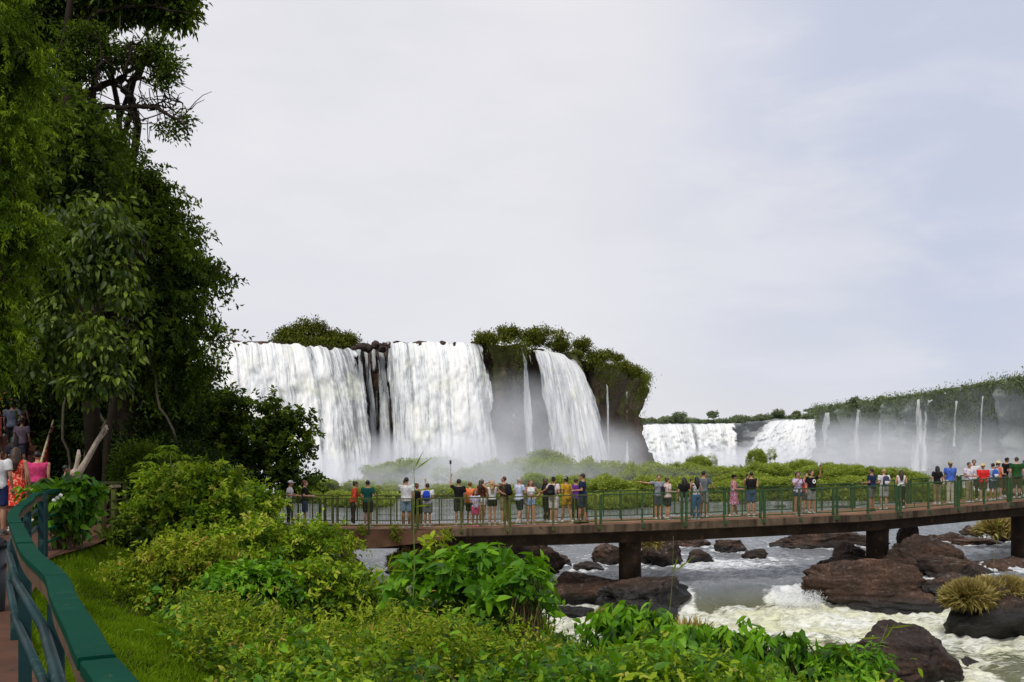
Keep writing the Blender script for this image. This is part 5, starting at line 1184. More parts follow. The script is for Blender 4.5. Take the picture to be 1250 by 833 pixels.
# ------------------------------------------------------------------ undergrowth on the bank
OX = [40, 110, 140, 200, 260, 310, 345, 380, 400, 440, 470, 520, 560, 620, 650, 680, 720, 750, 800, 830, 850, 900, 930, 960, 1000, 1030, 1070, 1120]
OY = [668, 672, 640, 606, 600, 606, 648, 668, 690, 718, 708, 704, 700, 704, 730, 772, 798, 776, 772, 790, 782, 792, 806, 812, 826, 820, 838, 870]
GY = [640, 700, 740, 770, 800, 833, 900]; GXb = [110, 145, 210, 245, 270, 290, 330]
def scatter_veg(name, label, mat, n, per, Yr, hr_, cr, leaf, wr, seed, xr=(60, 1090), droop=.3, xmask=None, jit=.5, sink=6, hi=True, ztop=-1.85):
    g = np.random.default_rng(seed); Yc = np.exp(g.uniform(math.log(Yr[0]), math.log(Yr[1]), n)); px = g.uniform(xr[0], xr[1], n); Xc = (px-HX)*Yc/F
    gz = ground_z(Xc, Yc); dsh, ss = pld(SHORE, Xc, Yc); dr, sr = pld(RAIL, Xc, Yc)
    h = (hr_[0]+(hr_[1]-hr_[0])*g.random(n)); h += 1.0*np.clip((px-480)/220, 0, 1)*(h < 9); h *= .65+.6*(.5+.5*np.sin(Xc*1.3+seed)*np.cos(Yc*.9+seed*.7))
    zc = gz+h; oy = np.interp(px, OX, OY)+sink+10*g.random(n); zmax = -(oy-HY)/F*Yc; zc = np.minimum(zc, zmax); zc = np.minimum(zc, ztop+.10*g.normal(size=n)+.28*np.sin(Xc*1.7+Yc*.6+1)*np.sin(Yc*1.1-Xc*.8))
    pyc = HY-F*zc/Yc; gb = np.interp(pyc, GY, GXb)
    ok = (ss > 0)&(sr < 0)&(dr > .9)&(zc > gz+.02)&(px > gb-8+14*g.random(n))
    if xmask is not None: ok &= xmask(px, pyc, Yc)
    Xc, Yc, zc, gz = Xc[ok], Yc[ok], zc[ok], gz[ok]; m_ = len(Xc); ci = np.repeat(np.arange(m_), per); N_ = len(ci)
    ct = np.clip(.46+.26*g.normal(size=m_)+.12*np.sin(Xc*1.9+seed)*np.cos(Yc*1.4), 0, 1)
    sdn = unit(g.normal(size=(m_, 3))*.55+[0, -.1, .75]); sl = cr*(1.2+2.2*g.random(m_)**1.5); tt_ = g.random(N_)
    spv = (sdn[ci]*tt_[:, None]+np.array([0, 0, -.30])*(tt_**2)[:, None])*sl[ci][:, None]+g.normal(size=(N_, 3))*cr*.10-sdn[ci]*(sl[ci]*.7)[:, None]
    sidev = unit(np.cross(sdn[ci], g.normal(size=(N_, 3))))
    pos = np.c_[Xc, Yc, zc][ci]+spv
    fr2 = g.random(N_) < .30; pos[fr2, 2] -= (g.random(fr2.sum())*np.minimum(zc-gz, .8)[ci][fr2])
    d = sidev*.9+sdn[ci]*.45+g.normal(size=(N_, 3))*jit*.5; d[:, 2] -= droop; nr = g.normal(size=(N_, 3))*.45+[0, -.25, .9]
    L = leaf*(.55+.9*g.random(N_)); V, Fs, tt = leaf_mesh(pos, d, nr, L, L*wr, np.clip(ct[ci]+.12*g.normal(size=N_), 0, 1), hi=hi)
    o = mkmesh(name, V, Fs, M[mat], None, hi, {'tint': tt}); tag(o, label, 'undergrowth', kind='stuff'); return np.c_[Xc, Yc, zc, gz]
scatter_veg('undergrowth', 'tangled leafy undergrowth covering the near river bank', 'leaf_fg', 10500, 15, (7.0, 34), (.3, 1.25), .24, .072, .42, 501)
scatter_veg('undergrowth', 'glossy darker leaved undergrowth mixed through the bank', 'leaf_fg2', 3000, 12, (7.5, 24), (.3, 1.2), .22, .11, .45, 502)
c3 = scatter_veg('undergrowth', 'yellowish fine leaved undergrowth on the middle of the bank', 'leaf_fg3', 5000, 18, (9, 34), (.5, 1.5), .22, .065, .28, 503, xr=(230, 760), ztop=-1.75)
scatter_veg('creeping_plants', 'small leaved creepers on the grassy slope below the board', 'leaf_fg', 2600, 12, (12, 21), (.02, .16), .16, .07, .6, 504, xr=(50, 160), sink=-60, ztop=-1.6, xmask=lambda px, py, Y: (py < 712))
# stems and dry twigs sticking out
g = np.random.default_rng(61); mb = MB(); mg = MB()
for i in range(260):
    Yc = math.exp(g.uniform(math.log(8), math.log(22))); px = g.uniform(120, 1040); oy = np.interp(px, OX, OY); z = min(-(oy+8+g.random()*60-HY)/F*Yc, -1.95+.15*g.normal()); X_ = (px-HX)*Yc/F
    if GY and HY-F*z/Yc and px < np.interp(HY-F*z/Yc, GY, GXb): continue
    if ground_z(X_, Yc)[0] > z-.05: continue
    a = (X_+g.normal()*.25, Yc+g.normal()*.1, z-.5); e = (X_+g.normal()*.25, Yc, z+.02+.10*g.random()); (mb if i % 3 else mg).tube(wig(a, e, 6, .12, i), np.linspace(.006, .003, 6), 4, False)
tag(mb.build('dry_twigs', M['twig']), 'dry brown twigs and stems sticking out of the undergrowth', 'twigs', kind='stuff'); tag(mg.build('green_stems', M['stem_green']), 'thin green stems rising out of the undergrowth', 'stems', kind='stuff')
# mown grass slope beside the rail
def grass(name, label, n, mat, Lr, sel, seed, wr=.13):
    g = np.random.default_rng(seed); Yc = np.exp(g.uniform(math.log(3.0), math.log(22), n)); d = .05+3.4*g.random(n); rp = np.stack([np.interp(Yc, rl[:, 1], rl[:, 0]), Yc], 1); Xc = rp[:, 0]+d
    z = ground_z(Xc, Yc)+.0; px = HX+F*Xc/Yc; py = HY-F*z/Yc; gb = np.interp(py, GY, GXb); ok = (px < gb+22)&(px > -20)&(py < 860); Xc, Yc, z = Xc[ok], Yc[ok], z[ok]; n = len(Xc)
    z = z+.22*fbm_arr(np.stack([Xc, Yc, Xc*0], 1), .45, 4)*np.clip(d[ok]/1.5, 0, 1)
    dd = g.normal(size=(n, 3))*.5+[0, 0, .75]; L = Lr*(.5+g.random(n)); t = np.clip(.5+.3*fbm_arr(np.stack([Xc, Yc, Xc*0], 1), .9, 3)+.15*g.normal(size=n), 0, 1)
    V, Fs, tt = leaf_mesh(np.stack([Xc, Yc, z], 1), dd, g.normal(size=(n, 3))+[0, -1, .3], L, L*wr, t, .05, .25); tag(mkmesh(name, V, Fs, M[mat], None, False, {'tint': tt}), label, 'grass', kind='stuff')
grass('grass', 'short bright green grass on the slope beside the handrail', 130000, 'grass', .075, None, 71)
# distinct shrubs of the near bank
def shrub(label, px_, py_, D, rx, ry, mat, clumps, per, cr, leaf, seed, cat='shrub', name='shrub', **k):
    c_ = P(px_, py_, D); s_ = D/F; gz = GZ(c_[0], D); base = (c_[0], D, min(gz, c_[2]-ry*s_)); t = empty(name, base); tag(t, label, cat); k.setdefault('sprig', cr*1.9); k.setdefault('tvar', .3)
    g = np.random.default_rng(seed); R_ = (rx*s_, (rx+ry)/2*s_*.8, ry*s_); bl = [(0, 0, c_[2]-base[2], *R_)]+[(R_[0]*.8*g.normal()*.7, R_[1]*.4*g.normal(), c_[2]-base[2]+R_[2]*(.1+.5*g.random()), R_[0]*.4, R_[1]*.5, R_[2]*.45) for _ in range(5)]
    o, C = crown('foliage', bl, M[mat], t, clumps, per, cr, leaf, seed=seed, hi=True, **k); mb = MB(); tw = C[g.choice(len(C), min(30, len(C)), replace=False)]
    for i, c in enumerate(tw): mb.tube(wig((g.normal()*.1, g.normal()*.05, 0), c, 6, .08, seed+i), np.linspace(.016, .005, 6), 4, False)
    mb.build('stem', M['twig'], t, True); return t
shrub('bright broadleaf bush with big pointed leaves below the left pier', 560, 722, 11.5, 75, 34, 'leaf_fg2', 190, 9, .2, .17, 601, wr=.42, droop=.45, jit=.4)
shrub('leafy sprig of pale green leaves right of the bright broadleaf bush', 640, 716, 11, 22, 20, 'leaf_fg2', 34, 8, .13, .14, 602, droop=.3)
shrub('tall leafy shoot of the bush rising to the left pier', 532, 682, 12, 12, 22, 'leaf_fg3', 30, 8, .1, .12, 603)
shrub('dark bush with long drooping leaves at the bottom under the foaming water', 868, 792, 9.6, 34, 24, 'leaf_fg2', 70, 10, .12, .14, 604, wr=.32, droop=1.1, jit=.3)
shrub('small plant with drooping leaf tufts left of the dark rough rock', 950, 795, 9.4, 26, 18, 'leaf_fg2', 40, 10, .10, .13, 605, wr=.32, droop=1.1, jit=.3)
shrub('bright willow leaved plant in front of the large pyramid boulder', 1037, 822, 9.2, 34, 22, 'leaf_fg2', 90, 10, .12, .14, 606, wr=.22, droop=.5, jit=.35)
shrub('drooping broad leaves overhanging the water at bottom centre', 765, 768, 10.2, 42, 16, 'leaf_fg2', 70, 9, .13, .15, 607, wr=.42, droop=1.0, jit=.35)
shrub('mass of light leaves left of the dark bush at the bottom', 815, 806, 9.8, 40, 22, 'leaf_fg', 110, 12, .14, .10, 608)
shrub('large loose shrub of small leaves hiding the left end of the bridge', 292, 634, 23, 44, 34, 'leaf_fg', 420, 24, .24, .11, 609, droop=.2)
shrub('rounded green shrub right of the young star leaved tree', 235, 634, 20, 40, 38, 'leaf_fg', 480, 24, .22, .10, 610)
shrub('dark green shrub under the young star leaved tree', 172, 668, 18.8, 34, 26, 'leaf_tree', 460, 24, .2, .12, 611)
shrub('big bushy shrub of fine leaves left of the bridge end', 232, 622, 19, 58, 42, 'leaf_fg', 900, 24, .24, .085, 621, droop=.2, shell=.3)
shrub('spreading fine leaved shrub below the left end of the bridge', 330, 672, 17, 70, 28, 'leaf_fg', 620, 24, .22, .075, 622, droop=.2, shell=.3)
shrub('yellow green shrub on the slope between the grass and the hollow bush', 215, 702, 14, 62, 34, 'leaf_fg3', 520, 24, .2, .065, 623, droop=.2, shell=.3)
shrub('fine leaved shrub rising above the tangle left of the bright broadleaf bush', 400, 730, 12.5, 60, 28, 'leaf_fg', 420, 22, .18, .07, 624, droop=.2, shell=.3)
shrub('low yellowish shrub under the left landing of the bridge', 380, 672, 22, 50, 16, 'leaf_fg3', 260, 22, .2, .09, 612)
shrub('dark hollow bush in the middle of the bank', 300, 745, 12, 60, 40, 'leaf_fg2', 330, 20, .18, .09, 613)
pt = shrub('leafy plant with pale flowers growing over the far end of the handrail', 78, 620, 16.5, 23, 27, 'leaf_fg2', 170, 10, .16, .15, 614, wr=.5, droop=.6, jit=.35)
mb = MB()
for (x, y) in ((66, 611), (74, 605), (70, 608)): mb.ell(P(x, y, 15.9)-np.array(pt.location), (.035, .03, .03))
mb.build('flower', simple_mat('flower_white', (.75, .75, .72), .7, .2, .05), pt, True)
# tall grasses
def reed(label, pts, D, r, seed, leaves=3, mat='leaf_fg3'):
    q = np.array([P(x, y, D) for x, y in pts]); o_ = q[0].copy(); t = empty('tall_grass', o_); tag(t, label, 'grass stem')
    c_ = catmull(q-o_, 8); mb = MB(); mb.tube(c_, np.linspace(r, r*.4, len(c_)), 6); mb.build('stem', M['stem_green'], t, True)
    g = np.random.default_rng(seed); k = [int(len(c_)*(.55+.4*g.random())) for _ in range(leaves)]; pos = c_[np.minimum(k, len(c_)-1)]; n = len(pos)
    V, Fs, tt = leaf_mesh(pos, g.normal(size=(n, 3))*.6+[.5, 0, .5], np.tile([0, -1, .2], (n, 1)), .22+.1*g.random(n), np.full(n, .018), np.full(n, .6)); mkmesh('blade', V, Fs, M[mat], t, False, {'tint': tt})
reed('tall single grass stem rising past the man raising his phone', [(504, 735), (506, 690), (505, 640), (506, 600), (505, 567)], 10.5, .006, 1, 4)
reed('thin green stem standing in front of the water right of the middle pier', [(812, 775), (818, 740), (821, 700), (822, 655)], 10, .004, 2, 2)
reed('short curved stem in front of the large pyramid boulder', [(1055, 835), (1064, 812), (1078, 778), (1084, 762)], 9.3, .006, 3, 3)
reed('long pale reed before the smooth slab on the right', [(1212, 705), (1214, 680), (1218, 655), (1217, 640)], 30, .010, 4, 3)
reed('arching dry stem before the dark water left of centre', [(437, 718), (445, 700), (462, 692), (478, 700)], 11, .006, 5, 2)
# grass tufts on the rock at the right edge
def tuft(label, x, y, D, r, n, seed, L=.5, mat='grass_dry'):
    g = np.random.default_rng(seed); c_ = P(x, y, D); a = g.random(n)*2*math.pi; rr = np.sqrt(g.random(n))*r; pos = np.c_[np.cos(a)*rr, np.sin(a)*rr*.7, -rr*.35]
    d = np.c_[np.cos(a)*(rr/r), np.sin(a)*(rr/r), 1.1-1.5*(rr/r)**2]+g.normal(size=(n, 3))*.38; l = L*(.5+.7*g.random(n))
    V, Fs, tt = leaf_mesh(pos, d, g.normal(size=(n, 3))+[0, -1, .2], l, np.full(n, .013), np.clip(.7-.4*(rr/r)*g.random(n)+.22*g.normal(size=n), 0, 1), .05, .6); o = mkmesh('grass_tuft', V, Fs, M[mat], None, False, {'tint': tt}); o.location = c_; tag(o, label, 'grass tuft')
tuft('thick clump of yellow green grass drooping over the dark rock at right', 1182, 722, 30.8, .5, 5200, 81, .40)
tuft('tall middle clump of yellow grass between the two tufts on the dark rock', 1203, 716, 31.2, .4, 3000, 89, .34)
tuft('smaller yellow grass tuft at the right edge above the dark rock', 1232, 714, 31.4, .5, 3400, 82, .32)
tuft('dry brown grass clump on the rock mound near the left pier', 505, 676, 36.8, .75, 1600, 83, .40)
tuft('dry grass clump on the broad rock bank left of mid river', 578, 668, 38.4, .8, 1600, 84, .36)
tuft('reddish dry tuft at the foot of the middle pier rocks', 737, 752, 34.2, .34, 900, 85, .30)
tuft('dry tuft hanging on the tall boulder right of the middle pier', 792, 660, 43, .35, 700, 86, .32)
tuft('yellow grass on the rock by the far right pier', 1218, 640, 52, .9, 1500, 87, .5)
tuft('pale grassy tuft at the water edge left of the drooping bush', 838, 780, 12, .26, 700, 88, .26)
# hanging weeds on the bridge edge
def weed(label, x, y, seed):
    p, s = deck_px(x, -.12); p = np.array([p[0], p[1], (HY-y)*p[1]/F]); r = blob_leaves([(0, 0, 0, .22, .12, .28)], 18, 12, .1, .09, seed=seed, droop=.9); V, Fs, tt = leaf_mesh(*r[:6])
    o = mkmesh('weed', V, Fs, M['leaf_fg3'], None, False, {'tint': tt}); o.location = p; tag(o, label, 'plant')
weed('dark weed tuft hanging on the side beam left of centre', 440, 652, 91); weed('weed tuft hanging under the double post beside the white shirted man', 481, 649, 92); weed('weeds hanging from the left end of the side beam', 398, 658, 93); weed('small weed on the deck edge above the left pier', 545, 652, 94)
# ------------------------------------------------------------------ visitors on the bridge
def bp(x, t): return deck_px(x, .35+t*(BW-.7))[0]+np.array([0, 0, .014])
R = math.radians
W_, K_, NV, GY_ = (.62, .62, .64), (.014, .014, .016), (.018, .028, .07), (.20, .22, .24)
DEN, DENL = (.045, .075, .14), (.22, .33, .48)
PE = [
 (352, .75, 95, 'person in white shirt and cap leaning on the railing farthest left on the bridge', dict(h=1.66, top=('tee', W_), bot=('pants', (.03, .03, .035)), hair=('short', 'k'), arms=('bend', 'rail'), lean=.12, hat=('cap', (.6, .6, .62)))),
 (372, .2, 100, 'person in black shirt and blue denim shorts holding a phone, with red shoes', dict(h=1.72, top=('tee', K_), bot=('shorts', DEN), hair=('short', 'r'), arms=('bend', 'bend'), shoes=(.6, .03, .05), skin='l'), 'phone'),
 (431, .7, 110, 'woman in red orange shirt leaning forward with dark trousers', dict(h=1.68, top=('long', (.45, .07, .03)), bot=('pants', (.03, .02, .02)), hair=('bun', 'k'), arms=('down', 'rail'), lean=.15, female=True)),
 (449, .3, 165, 'person in dark teal shirt and black shorts seen from behind', dict(h=1.74, top=('tee', (.01, .07, .06)), bot=('shorts', K_), hair=('short', 'k'), arms=('bend', 'down'))),
 (496, .15, 190, 'tall man in white shirt and light blue shorts raising his phone', dict(h=1.86, top=('tee', W_), bot=('shorts', DENL), hair=('short', 'k'), arms=('down', 'phone'), wide=1.12, socks=None), 'phone'),
 (509, .45, 150, 'woman in black dress with fair hair lifting her arm beside the tall white shirted man', dict(h=1.62, top=('dress', K_), hair=('bun', 'r'), arms=('up', 'bend'), female=True, skin='t')),
 (522, .3, 170, 'boy in white shirt wearing a bright blue backpack', dict(h=1.62, top=('tee', W_), bot=('shorts', (.15, .16, .17)), hair=('short', 'k'), arms=('bend', 'bend')), 'bagblue'),
 (560, .3, 200, 'man in black shirt holding up a selfie stick', dict(h=1.76, top=('tee', K_), bot=('shorts', (.03, .03, .03)), hair=('short', 'k'), arms=('down', 'up'), skin='m'), 'selfie'),
 (574, .55, 150, 'woman with red hair in orange shirt next to the selfie stick man', dict(h=1.62, top=('tee', (.75, .20, .07)), bot=('shorts', K_), hair=('short', 'r'), arms=('bend', 'down'), female=True, skin='l')),
 (580, .15, 20, 'little girl in white shirt and pink shorts with long dark hair', dict(h=1.34, top=('tee', (.6, .55, .68)), bot=('shorts', (.5, .06, .16)), hair=('long', 'k'), arms=('bend', 'down'), child=True, shoes=(.6, .2, .3), tpat=(.3, .3, .55))),
 (588, .45, 160, 'woman in dark tank top and white shorts with a headband over long dark hair', dict(h=1.74, top=('tank', (.10, .03, .02)), bot=('hot', W_), hair=('long', 'b'), arms=('down', 'bend'), female=True, skin='t', hat=('band', (.6, .6, .6)), stance=.6)),
 (601, .3, 180, 'woman in white tank top and black shorts with blonde hair', dict(h=1.68, top=('tank', W_), bot=('hot', K_), hair=('long', 'y'), arms=('side', 'head'), female=True, skin='t')),
 (615, .45, 240, 'bald man in dark patterned shirt and khaki shorts pointing with his arm', dict(h=1.82, top=('tee', (.06, .05, .04)), tpat=(.22, .16, .10), bot=('shorts', (.24, .19, .10)), hair=('bald', 'b'), arms=('bend', 'wide'), skin='t'), 'bagblack'),
 (634, .3, 120, 'grey haired man in pale blue polo shirt, navy shorts and white socks', dict(h=1.76, top=('tee', (.50, .55, .72)), bot=('shorts', (.015, .018, .03)), hair=('short', 'g'), arms=('cross', 'bend'), wide=1.15, skin='l', socks=(.7, .7, .7), shoes=(.65, .65, .65), stance=.7)),
 (648, .35, 10, 'woman with reddish hair in white crop top and denim shorts facing the camera', dict(h=1.66, top=('crop', W_), bot=('hot', DENL), hair=('long', 'r'), arms=('down', 'hip'), female=True, skin='t', stance=.6)),
 (667, .8, 130, 'woman with curly brown hair in dark clothes standing behind others', dict(h=1.66, top=('tee', (.02, .015, .02)), bot=('pants', K_), hair=('curly', 'b'), arms=('bend', 'bend'), female=True)),
 (676, .35, 150, 'woman in white top and white shorts wearing a black backpack', dict(h=1.76, top=('tee', (.62, .55, .55)), bot=('shorts', (.55, .52, .52)), hair=('bun', 'k'), arms=('bend', 'side'), female=True, skin='t'), 'bagblack2'),
 (692, .4, 215, 'woman in mustard yellow romper leaning on one leg with a white headband', dict(h=1.74, top=('romper', (.50, .29, .03)), hair=('bun', 'k'), arms=('down', 'bend'), female=True, skin='m', hat=('band', (.6, .58, .55)), stance=.9, leanx=.08, shoes=(.6, .6, .6))),
 (703, .8, 190, 'person in purple shirt partly hidden behind the woman in yellow', dict(h=1.66, top=('tee', (.11, .035, .22)), bot=('pants', K_), hair=('short', 'b'))),
 (711, .2, 250, 'tall man in navy shirt and navy shorts carrying a khaki bag', dict(h=1.86, top=('tee', NV), bot=('shorts', (.02, .03, .06)), hair=('short', 'k'), arms=('down', 'bend'), skin='t', stance=.5, shoes=K_), 'bagkhaki'),
 (804, .55, 0, 'woman in grey shirt and slate shorts resting one arm out on the railing', dict(h=1.72, top=('tee', (.22, .24, .29)), bot=('shorts', (.05, .06, .09)), hair=('bun', 'b'), arms=('wide', 'down'), female=True, skin='t')),
 (815, .4, 110, 'woman in pale pink shirt with a small black bag on her back', dict(h=1.62, top=('tee', (.60, .48, .45)), bot=('shorts', (.015, .02, .035)), hair=('bun', 'b'), arms=('bend', 'down'), female=True, wide=1.1, skin='l'), 'bagsmall'),
 (835, .3, 180, 'woman with very long black hair, black top and pale denim shorts', dict(h=1.62, top=('tee', K_), bot=('hot', (.42, .47, .58)), hair=('long', 'k'), arms=('down', 'down'), female=True, skin='t')),
 (850, .2, 200, 'woman in white and black top and blue jeans holding up a phone', dict(h=1.64, top=('tank', (.50, .50, .52)), tpat=(.05, .05, .05), bot=('pants', (.04, .11, .24)), hair=('long', 'k'), arms=('down', 'phone'), female=True, skin='m'), 'phone'),
 (859, .45, 140, 'man in grey shirt and grey shorts looking down over the railing', dict(h=1.84, top=('tee', (.12, .14, .16)), bot=('shorts', (.20, .21, .22)), hair=('short', 'k'), arms=('rail', 'bend'), skin='t')),
 (896, .4, 95, 'woman walking in magenta patterned tunic and black cap', dict(h=1.66, top=('dress', (.40, .08, .18)), tpat=(.55, .42, .50), hair=('short', 'k'), arms=('bend', 'bend'), female=True, skin='m', stance=.8, hat=('cap', K_))),
 (917, .3, 185, 'broad man in black sleeveless shirt and denim shorts taking a picture', dict(h=1.78, top=('tank', K_), bot=('shorts', (.05, .09, .18)), hair=('bald', 'k'), arms=('bend', 'phone'), wide=1.14, skin='t'), 'phone'),
 (974, .35, 5, 'woman with big curly hair in lavender shirt looking at her phone', dict(h=1.70, top=('tee', (.50, .42, .62)), bot=('hot', (.03, .04, .10)), hair=('curly', 'b'), arms=('phone', 'phone'), female=True, skin='m')),
 (984, .75, 10, 'person in red shirt hidden between the curly haired woman and the selfie taker', dict(h=1.64, top=('tee', (.45, .04, .05)), bot=('shorts', (.06, .06, .08)), hair=('short', 'b'), skin='l')),
 (991, .4, 10, 'man in black shirt with a round white print taking a selfie overhead', dict(h=1.76, top=('tee', K_), bot=('shorts', (.22, .23, .24)), hair=('short', 'k'), arms=('down', 'up'), logo=True, skin='t'), 'phone'),
 (1064, .3, 220, 'man in navy shirt and grey plaid shorts holding a phone low', dict(h=1.78, top=('tee', NV), bot=('shorts', (.16, .15, .15)), hair=('short', 'k'), arms=('bend', 'bend'), wide=1.1, shoes=K_), 'phone'),
 (1079, .35, 185, 'fair haired person in white shirt with a dark and white backpack', dict(h=1.72, top=('tee', W_), bot=('shorts', (.42, .40, .42)), hair=('short', 'y'), arms=('bend', 'bend'), skin='l'), 'bagnavy'),
 (1100, .4, 170, 'woman in white sleeveless top and black trousers with long brown hair', dict(h=1.64, top=('tank', W_), bot=('pants', K_), hair=('long', 'b'), arms=('bend', 'bend'), female=True, skin='t')),
 (1144, .6, 180, 'woman with long black hair in black shirt left of the man in bright blue', dict(h=1.68, top=('tee', K_), bot=('pants', (.24, .19, .12)), hair=('long', 'k'), arms=('down', 'bend'), female=True, skin='t')),
 (1160, .55, 10, 'man in bright blue polo shirt with beige cap and cream trousers', dict(h=1.84, top=('tee', (.06, .13, .48)), bot=('pants', (.52, .48, .40)), hair=('short', 'k'), arms=('down', 'down'), hat=('cap', (.35, .28, .16)), skin='d', wide=1.1)),
 (1183, .35, 20, 'man in pale lilac shirt and beige trousers left of the person in bright red', dict(h=1.78, top=('tee', (.62, .58, .66)), bot=('pants', (.30, .26, .16)), hair=('short', 'k'), arms=('bend', 'bend'), skin='m')),
 (1189, .75, 340, 'dark haired man in white shirt standing behind the lilac shirt', dict(h=1.84, top=('tee', W_), bot=('pants', (.05, .05, .07)), hair=('short', 'k'), skin='m')),
 (1200, .4, 170, 'person in bright red top with a straw sun hat', dict(h=1.66, top=('long', (.62, .03, .03)), bot=('shorts', (.10, .04, .03)), hair=('short', 'y'), arms=('bend', 'bend'), hat=('straw', (.55, .42, .22)), skin='l', wide=1.15)),
 (1212, .35, 185, 'boy in pale blue shirt wearing a blue and white backpack', dict(h=1.68, top=('tee', (.35, .45, .65)), bot=('shorts', (.04, .05, .08)), hair=('short', 'k'), arms=('bend', 'bend')), 'bagblue2'),
 (1219, .5, 120, 'woman in orange top with her hair tied back beside the blue backpack', dict(h=1.72, top=('tank', (.55, .14, .05)), bot=('shorts', (.08, .06, .05)), hair=('tail', 'b'), arms=('bend', 'rail'), female=True, skin='l', hat=('straw', (.6, .5, .3)))),
 (1226, .8, 100, 'man in black shirt leaning sideways on the far railing', dict(h=1.86, top=('tee', K_), bot=('pants', (.05, .05, .05)), hair=('short', 'k'), arms=('bend', 'rail'), leanx=-.25, skin='t')),
 (1241, .3, 165, 'tall man in dark green shirt near the right edge', dict(h=1.90, top=('tee', (.02, .07, .02)), bot=('pants', (.06, .05, .04)), hair=('short', 'b'), arms=('down', 'down'), wide=1.12, skin='l')),
 (1251, .5, 180, 'person in light blue shirt cut by the right edge', dict(h=1.74, top=('tee', (.16, .32, .55)), bot=('shorts', K_), hair=('short', 'b'))),
]
BAGS = {'bagblue': ((.02, .06, .45), (.01, .03, .22), 'bright blue backpack on the boy in white'), 'bagblack': ((.015, .015, .02), (.02, .02, .02), 'black backpack on the bald man'), 'bagblack2': ((.012, .012, .014), (.03, .03, .03), 'black backpack on the woman in white shorts'),
        'bagsmall': ((.02, .02, .03), (.04, .04, .05), 'small black bag on the back of the woman in pale pink'), 'bagnavy': ((.05, .05, .10), (.5, .5, .5), 'dark backpack with white trim on the fair haired person'), 'bagblue2': ((.03, .10, .40), (.55, .55, .6), 'blue backpack with white trim near the right edge')}
for i, e in enumerate(PE):
    x, t, rz, lb, kw = e[:5]; p = bp(x, t); pr = person(p, R(rz), lb, **kw); ex = e[5] if len(e) > 5 else None
    if ex == 'phone': held(pr, 1, 'phone', ' '.join(('black phone held by the '+lb).split()[:15]), 'phone')
    elif ex in BAGS: c1, c2, bl = BAGS[ex]; backpack(pr, c1, bl, c2, .8 if ex == 'bagsmall' else 1.0)
    elif ex == 'selfie':
        a = pr['_arm'][3:6]; q = loc2w(pr, a); s_ = empty('selfie_stick', (q[0], q[1], q[2]-.12)); tag(s_, 'black selfie stick held high with a phone on its tip', 'selfie stick'); mb = MB(); mb.tube([(0, 0, 0), (0, 0, .16)], .018, 8); mb.tube([(0, 0, .16), (-.02, 0, .62)], .008, 6); mb.build('rod', DK, s_); mb = MB(); mb.box((-.02, 0, .69), (.075, .014, .15)); mb.build('phone', DK, s_)
    elif ex == 'bagkhaki':
        a = pr['_arm'][0:3]; q = loc2w(pr, (-.22, -.12, .66)); s_ = empty('shoulder_bag', q); tag(s_, 'khaki shoulder bag at the hip of the tall man in navy', 'bag'); mb = MB(); mb.loft([(0, 0, 0, .11, .06), (0, 0, .02, .13, .075), (0, 0, .26, .12, .06), (0, 0, .29, .10, .03)], 12); mb.build('bag_body', cloth((.38, .27, .15)), s_, True); mb = MB(); mb.tube([(-.1, 0, .27), (0, .02, .5), (.08, .05, .78), (.1, .06, .8)], .012, 6); mb.build('strap', cloth((.2, .14, .08)), s_)
# ------------------------------------------------------------------ visitors on the path and stairs
def at_ground(x, D, z): return (PX(x, D), D, z)
GP_ = 'visitors on the path at the left'
def stair_pos(x, D): k = (D-24)/12; return (PX(x, D), D, -1.6+max(0, min(1, math.ceil(k*13)/13))*2.15)
person(at_ground(-3, 19.2, -1.60), R(190), 'person in white shirt and navy shorts cut by the left edge on the path', h=1.72, top=('tee', W_), bot=('shorts', (.02, .03, .10)), hair=('short', 'k'), skin='m', group=GP_, shoes=(.1, .1, .1))
person(at_ground(20, 20.3, -1.60), R(185), 'woman with very long dark hair in a red flowered dress on the path', h=1.70, top=('dress', (.62, .035, .02)), tpat=(.75, .30, .2), hair=('long', 'b'), female=True, skin='m', group=GP_)
person(at_ground(46, 22.2, -1.60), R(195), 'person in bright pink sleeveless shirt on the path', h=1.62, top=('tank', (.55, .05, .16)), bot=('shorts', (.04, .03, .05)), hair=('short', 'k'), wide=1.2, skin='t', group=GP_)
person(stair_pos(15, 32.0), R(180), 'man in grey shirt climbing the red stairs', h=1.74, top=('tee', (.07, .08, .12)), bot=('pants', K_), hair=('short', 'k'), skin='d', group=GP_, arms=('hip', 'down'), stance=.5)
person(stair_pos(19, 25.6), R(180), 'person with dark hair and dark top at the foot of the red stairs', h=1.70, top=('tee', (.02, .02, .035)), bot=('pants', K_), hair=('long', 'k'), skin='d', group=GP_, female=True)
y1 = person(stair_pos(9, 35.5), R(180), 'person in yellow shirt at the top of the stairs on the left', h=1.66, top=('tee', (.60, .38, .03)), bot=('pants', K_), hair=('short', 'y'), skin='m', group=GP_)
y2 = person(stair_pos(16, 34.8), R(180), 'person in white and blue shirt carrying a pack at the top of the stairs', h=1.70, top=('tee', (.45, .48, .55)), bot=('pants', NV), hair=('short', 'k'), skin='m', group=GP_); backpack(y2, (.03, .04, .09), 'dark blue backpack at the top of the stairs')
person(stair_pos(31, 35.6), R(5), 'person in black with dark hair coming down the top steps', h=1.68, top=('tee', K_), bot=('pants', K_), hair=('long', 'k'), skin='m', group=GP_)
person(stair_pos(26, 34.0), R(180), 'person in beige shirt halfway up the red stairs', h=1.60, top=('tee', (.35, .27, .22)), bot=('pants', K_), hair=('long', 'b'), skin='m', group=GP_, female=True)
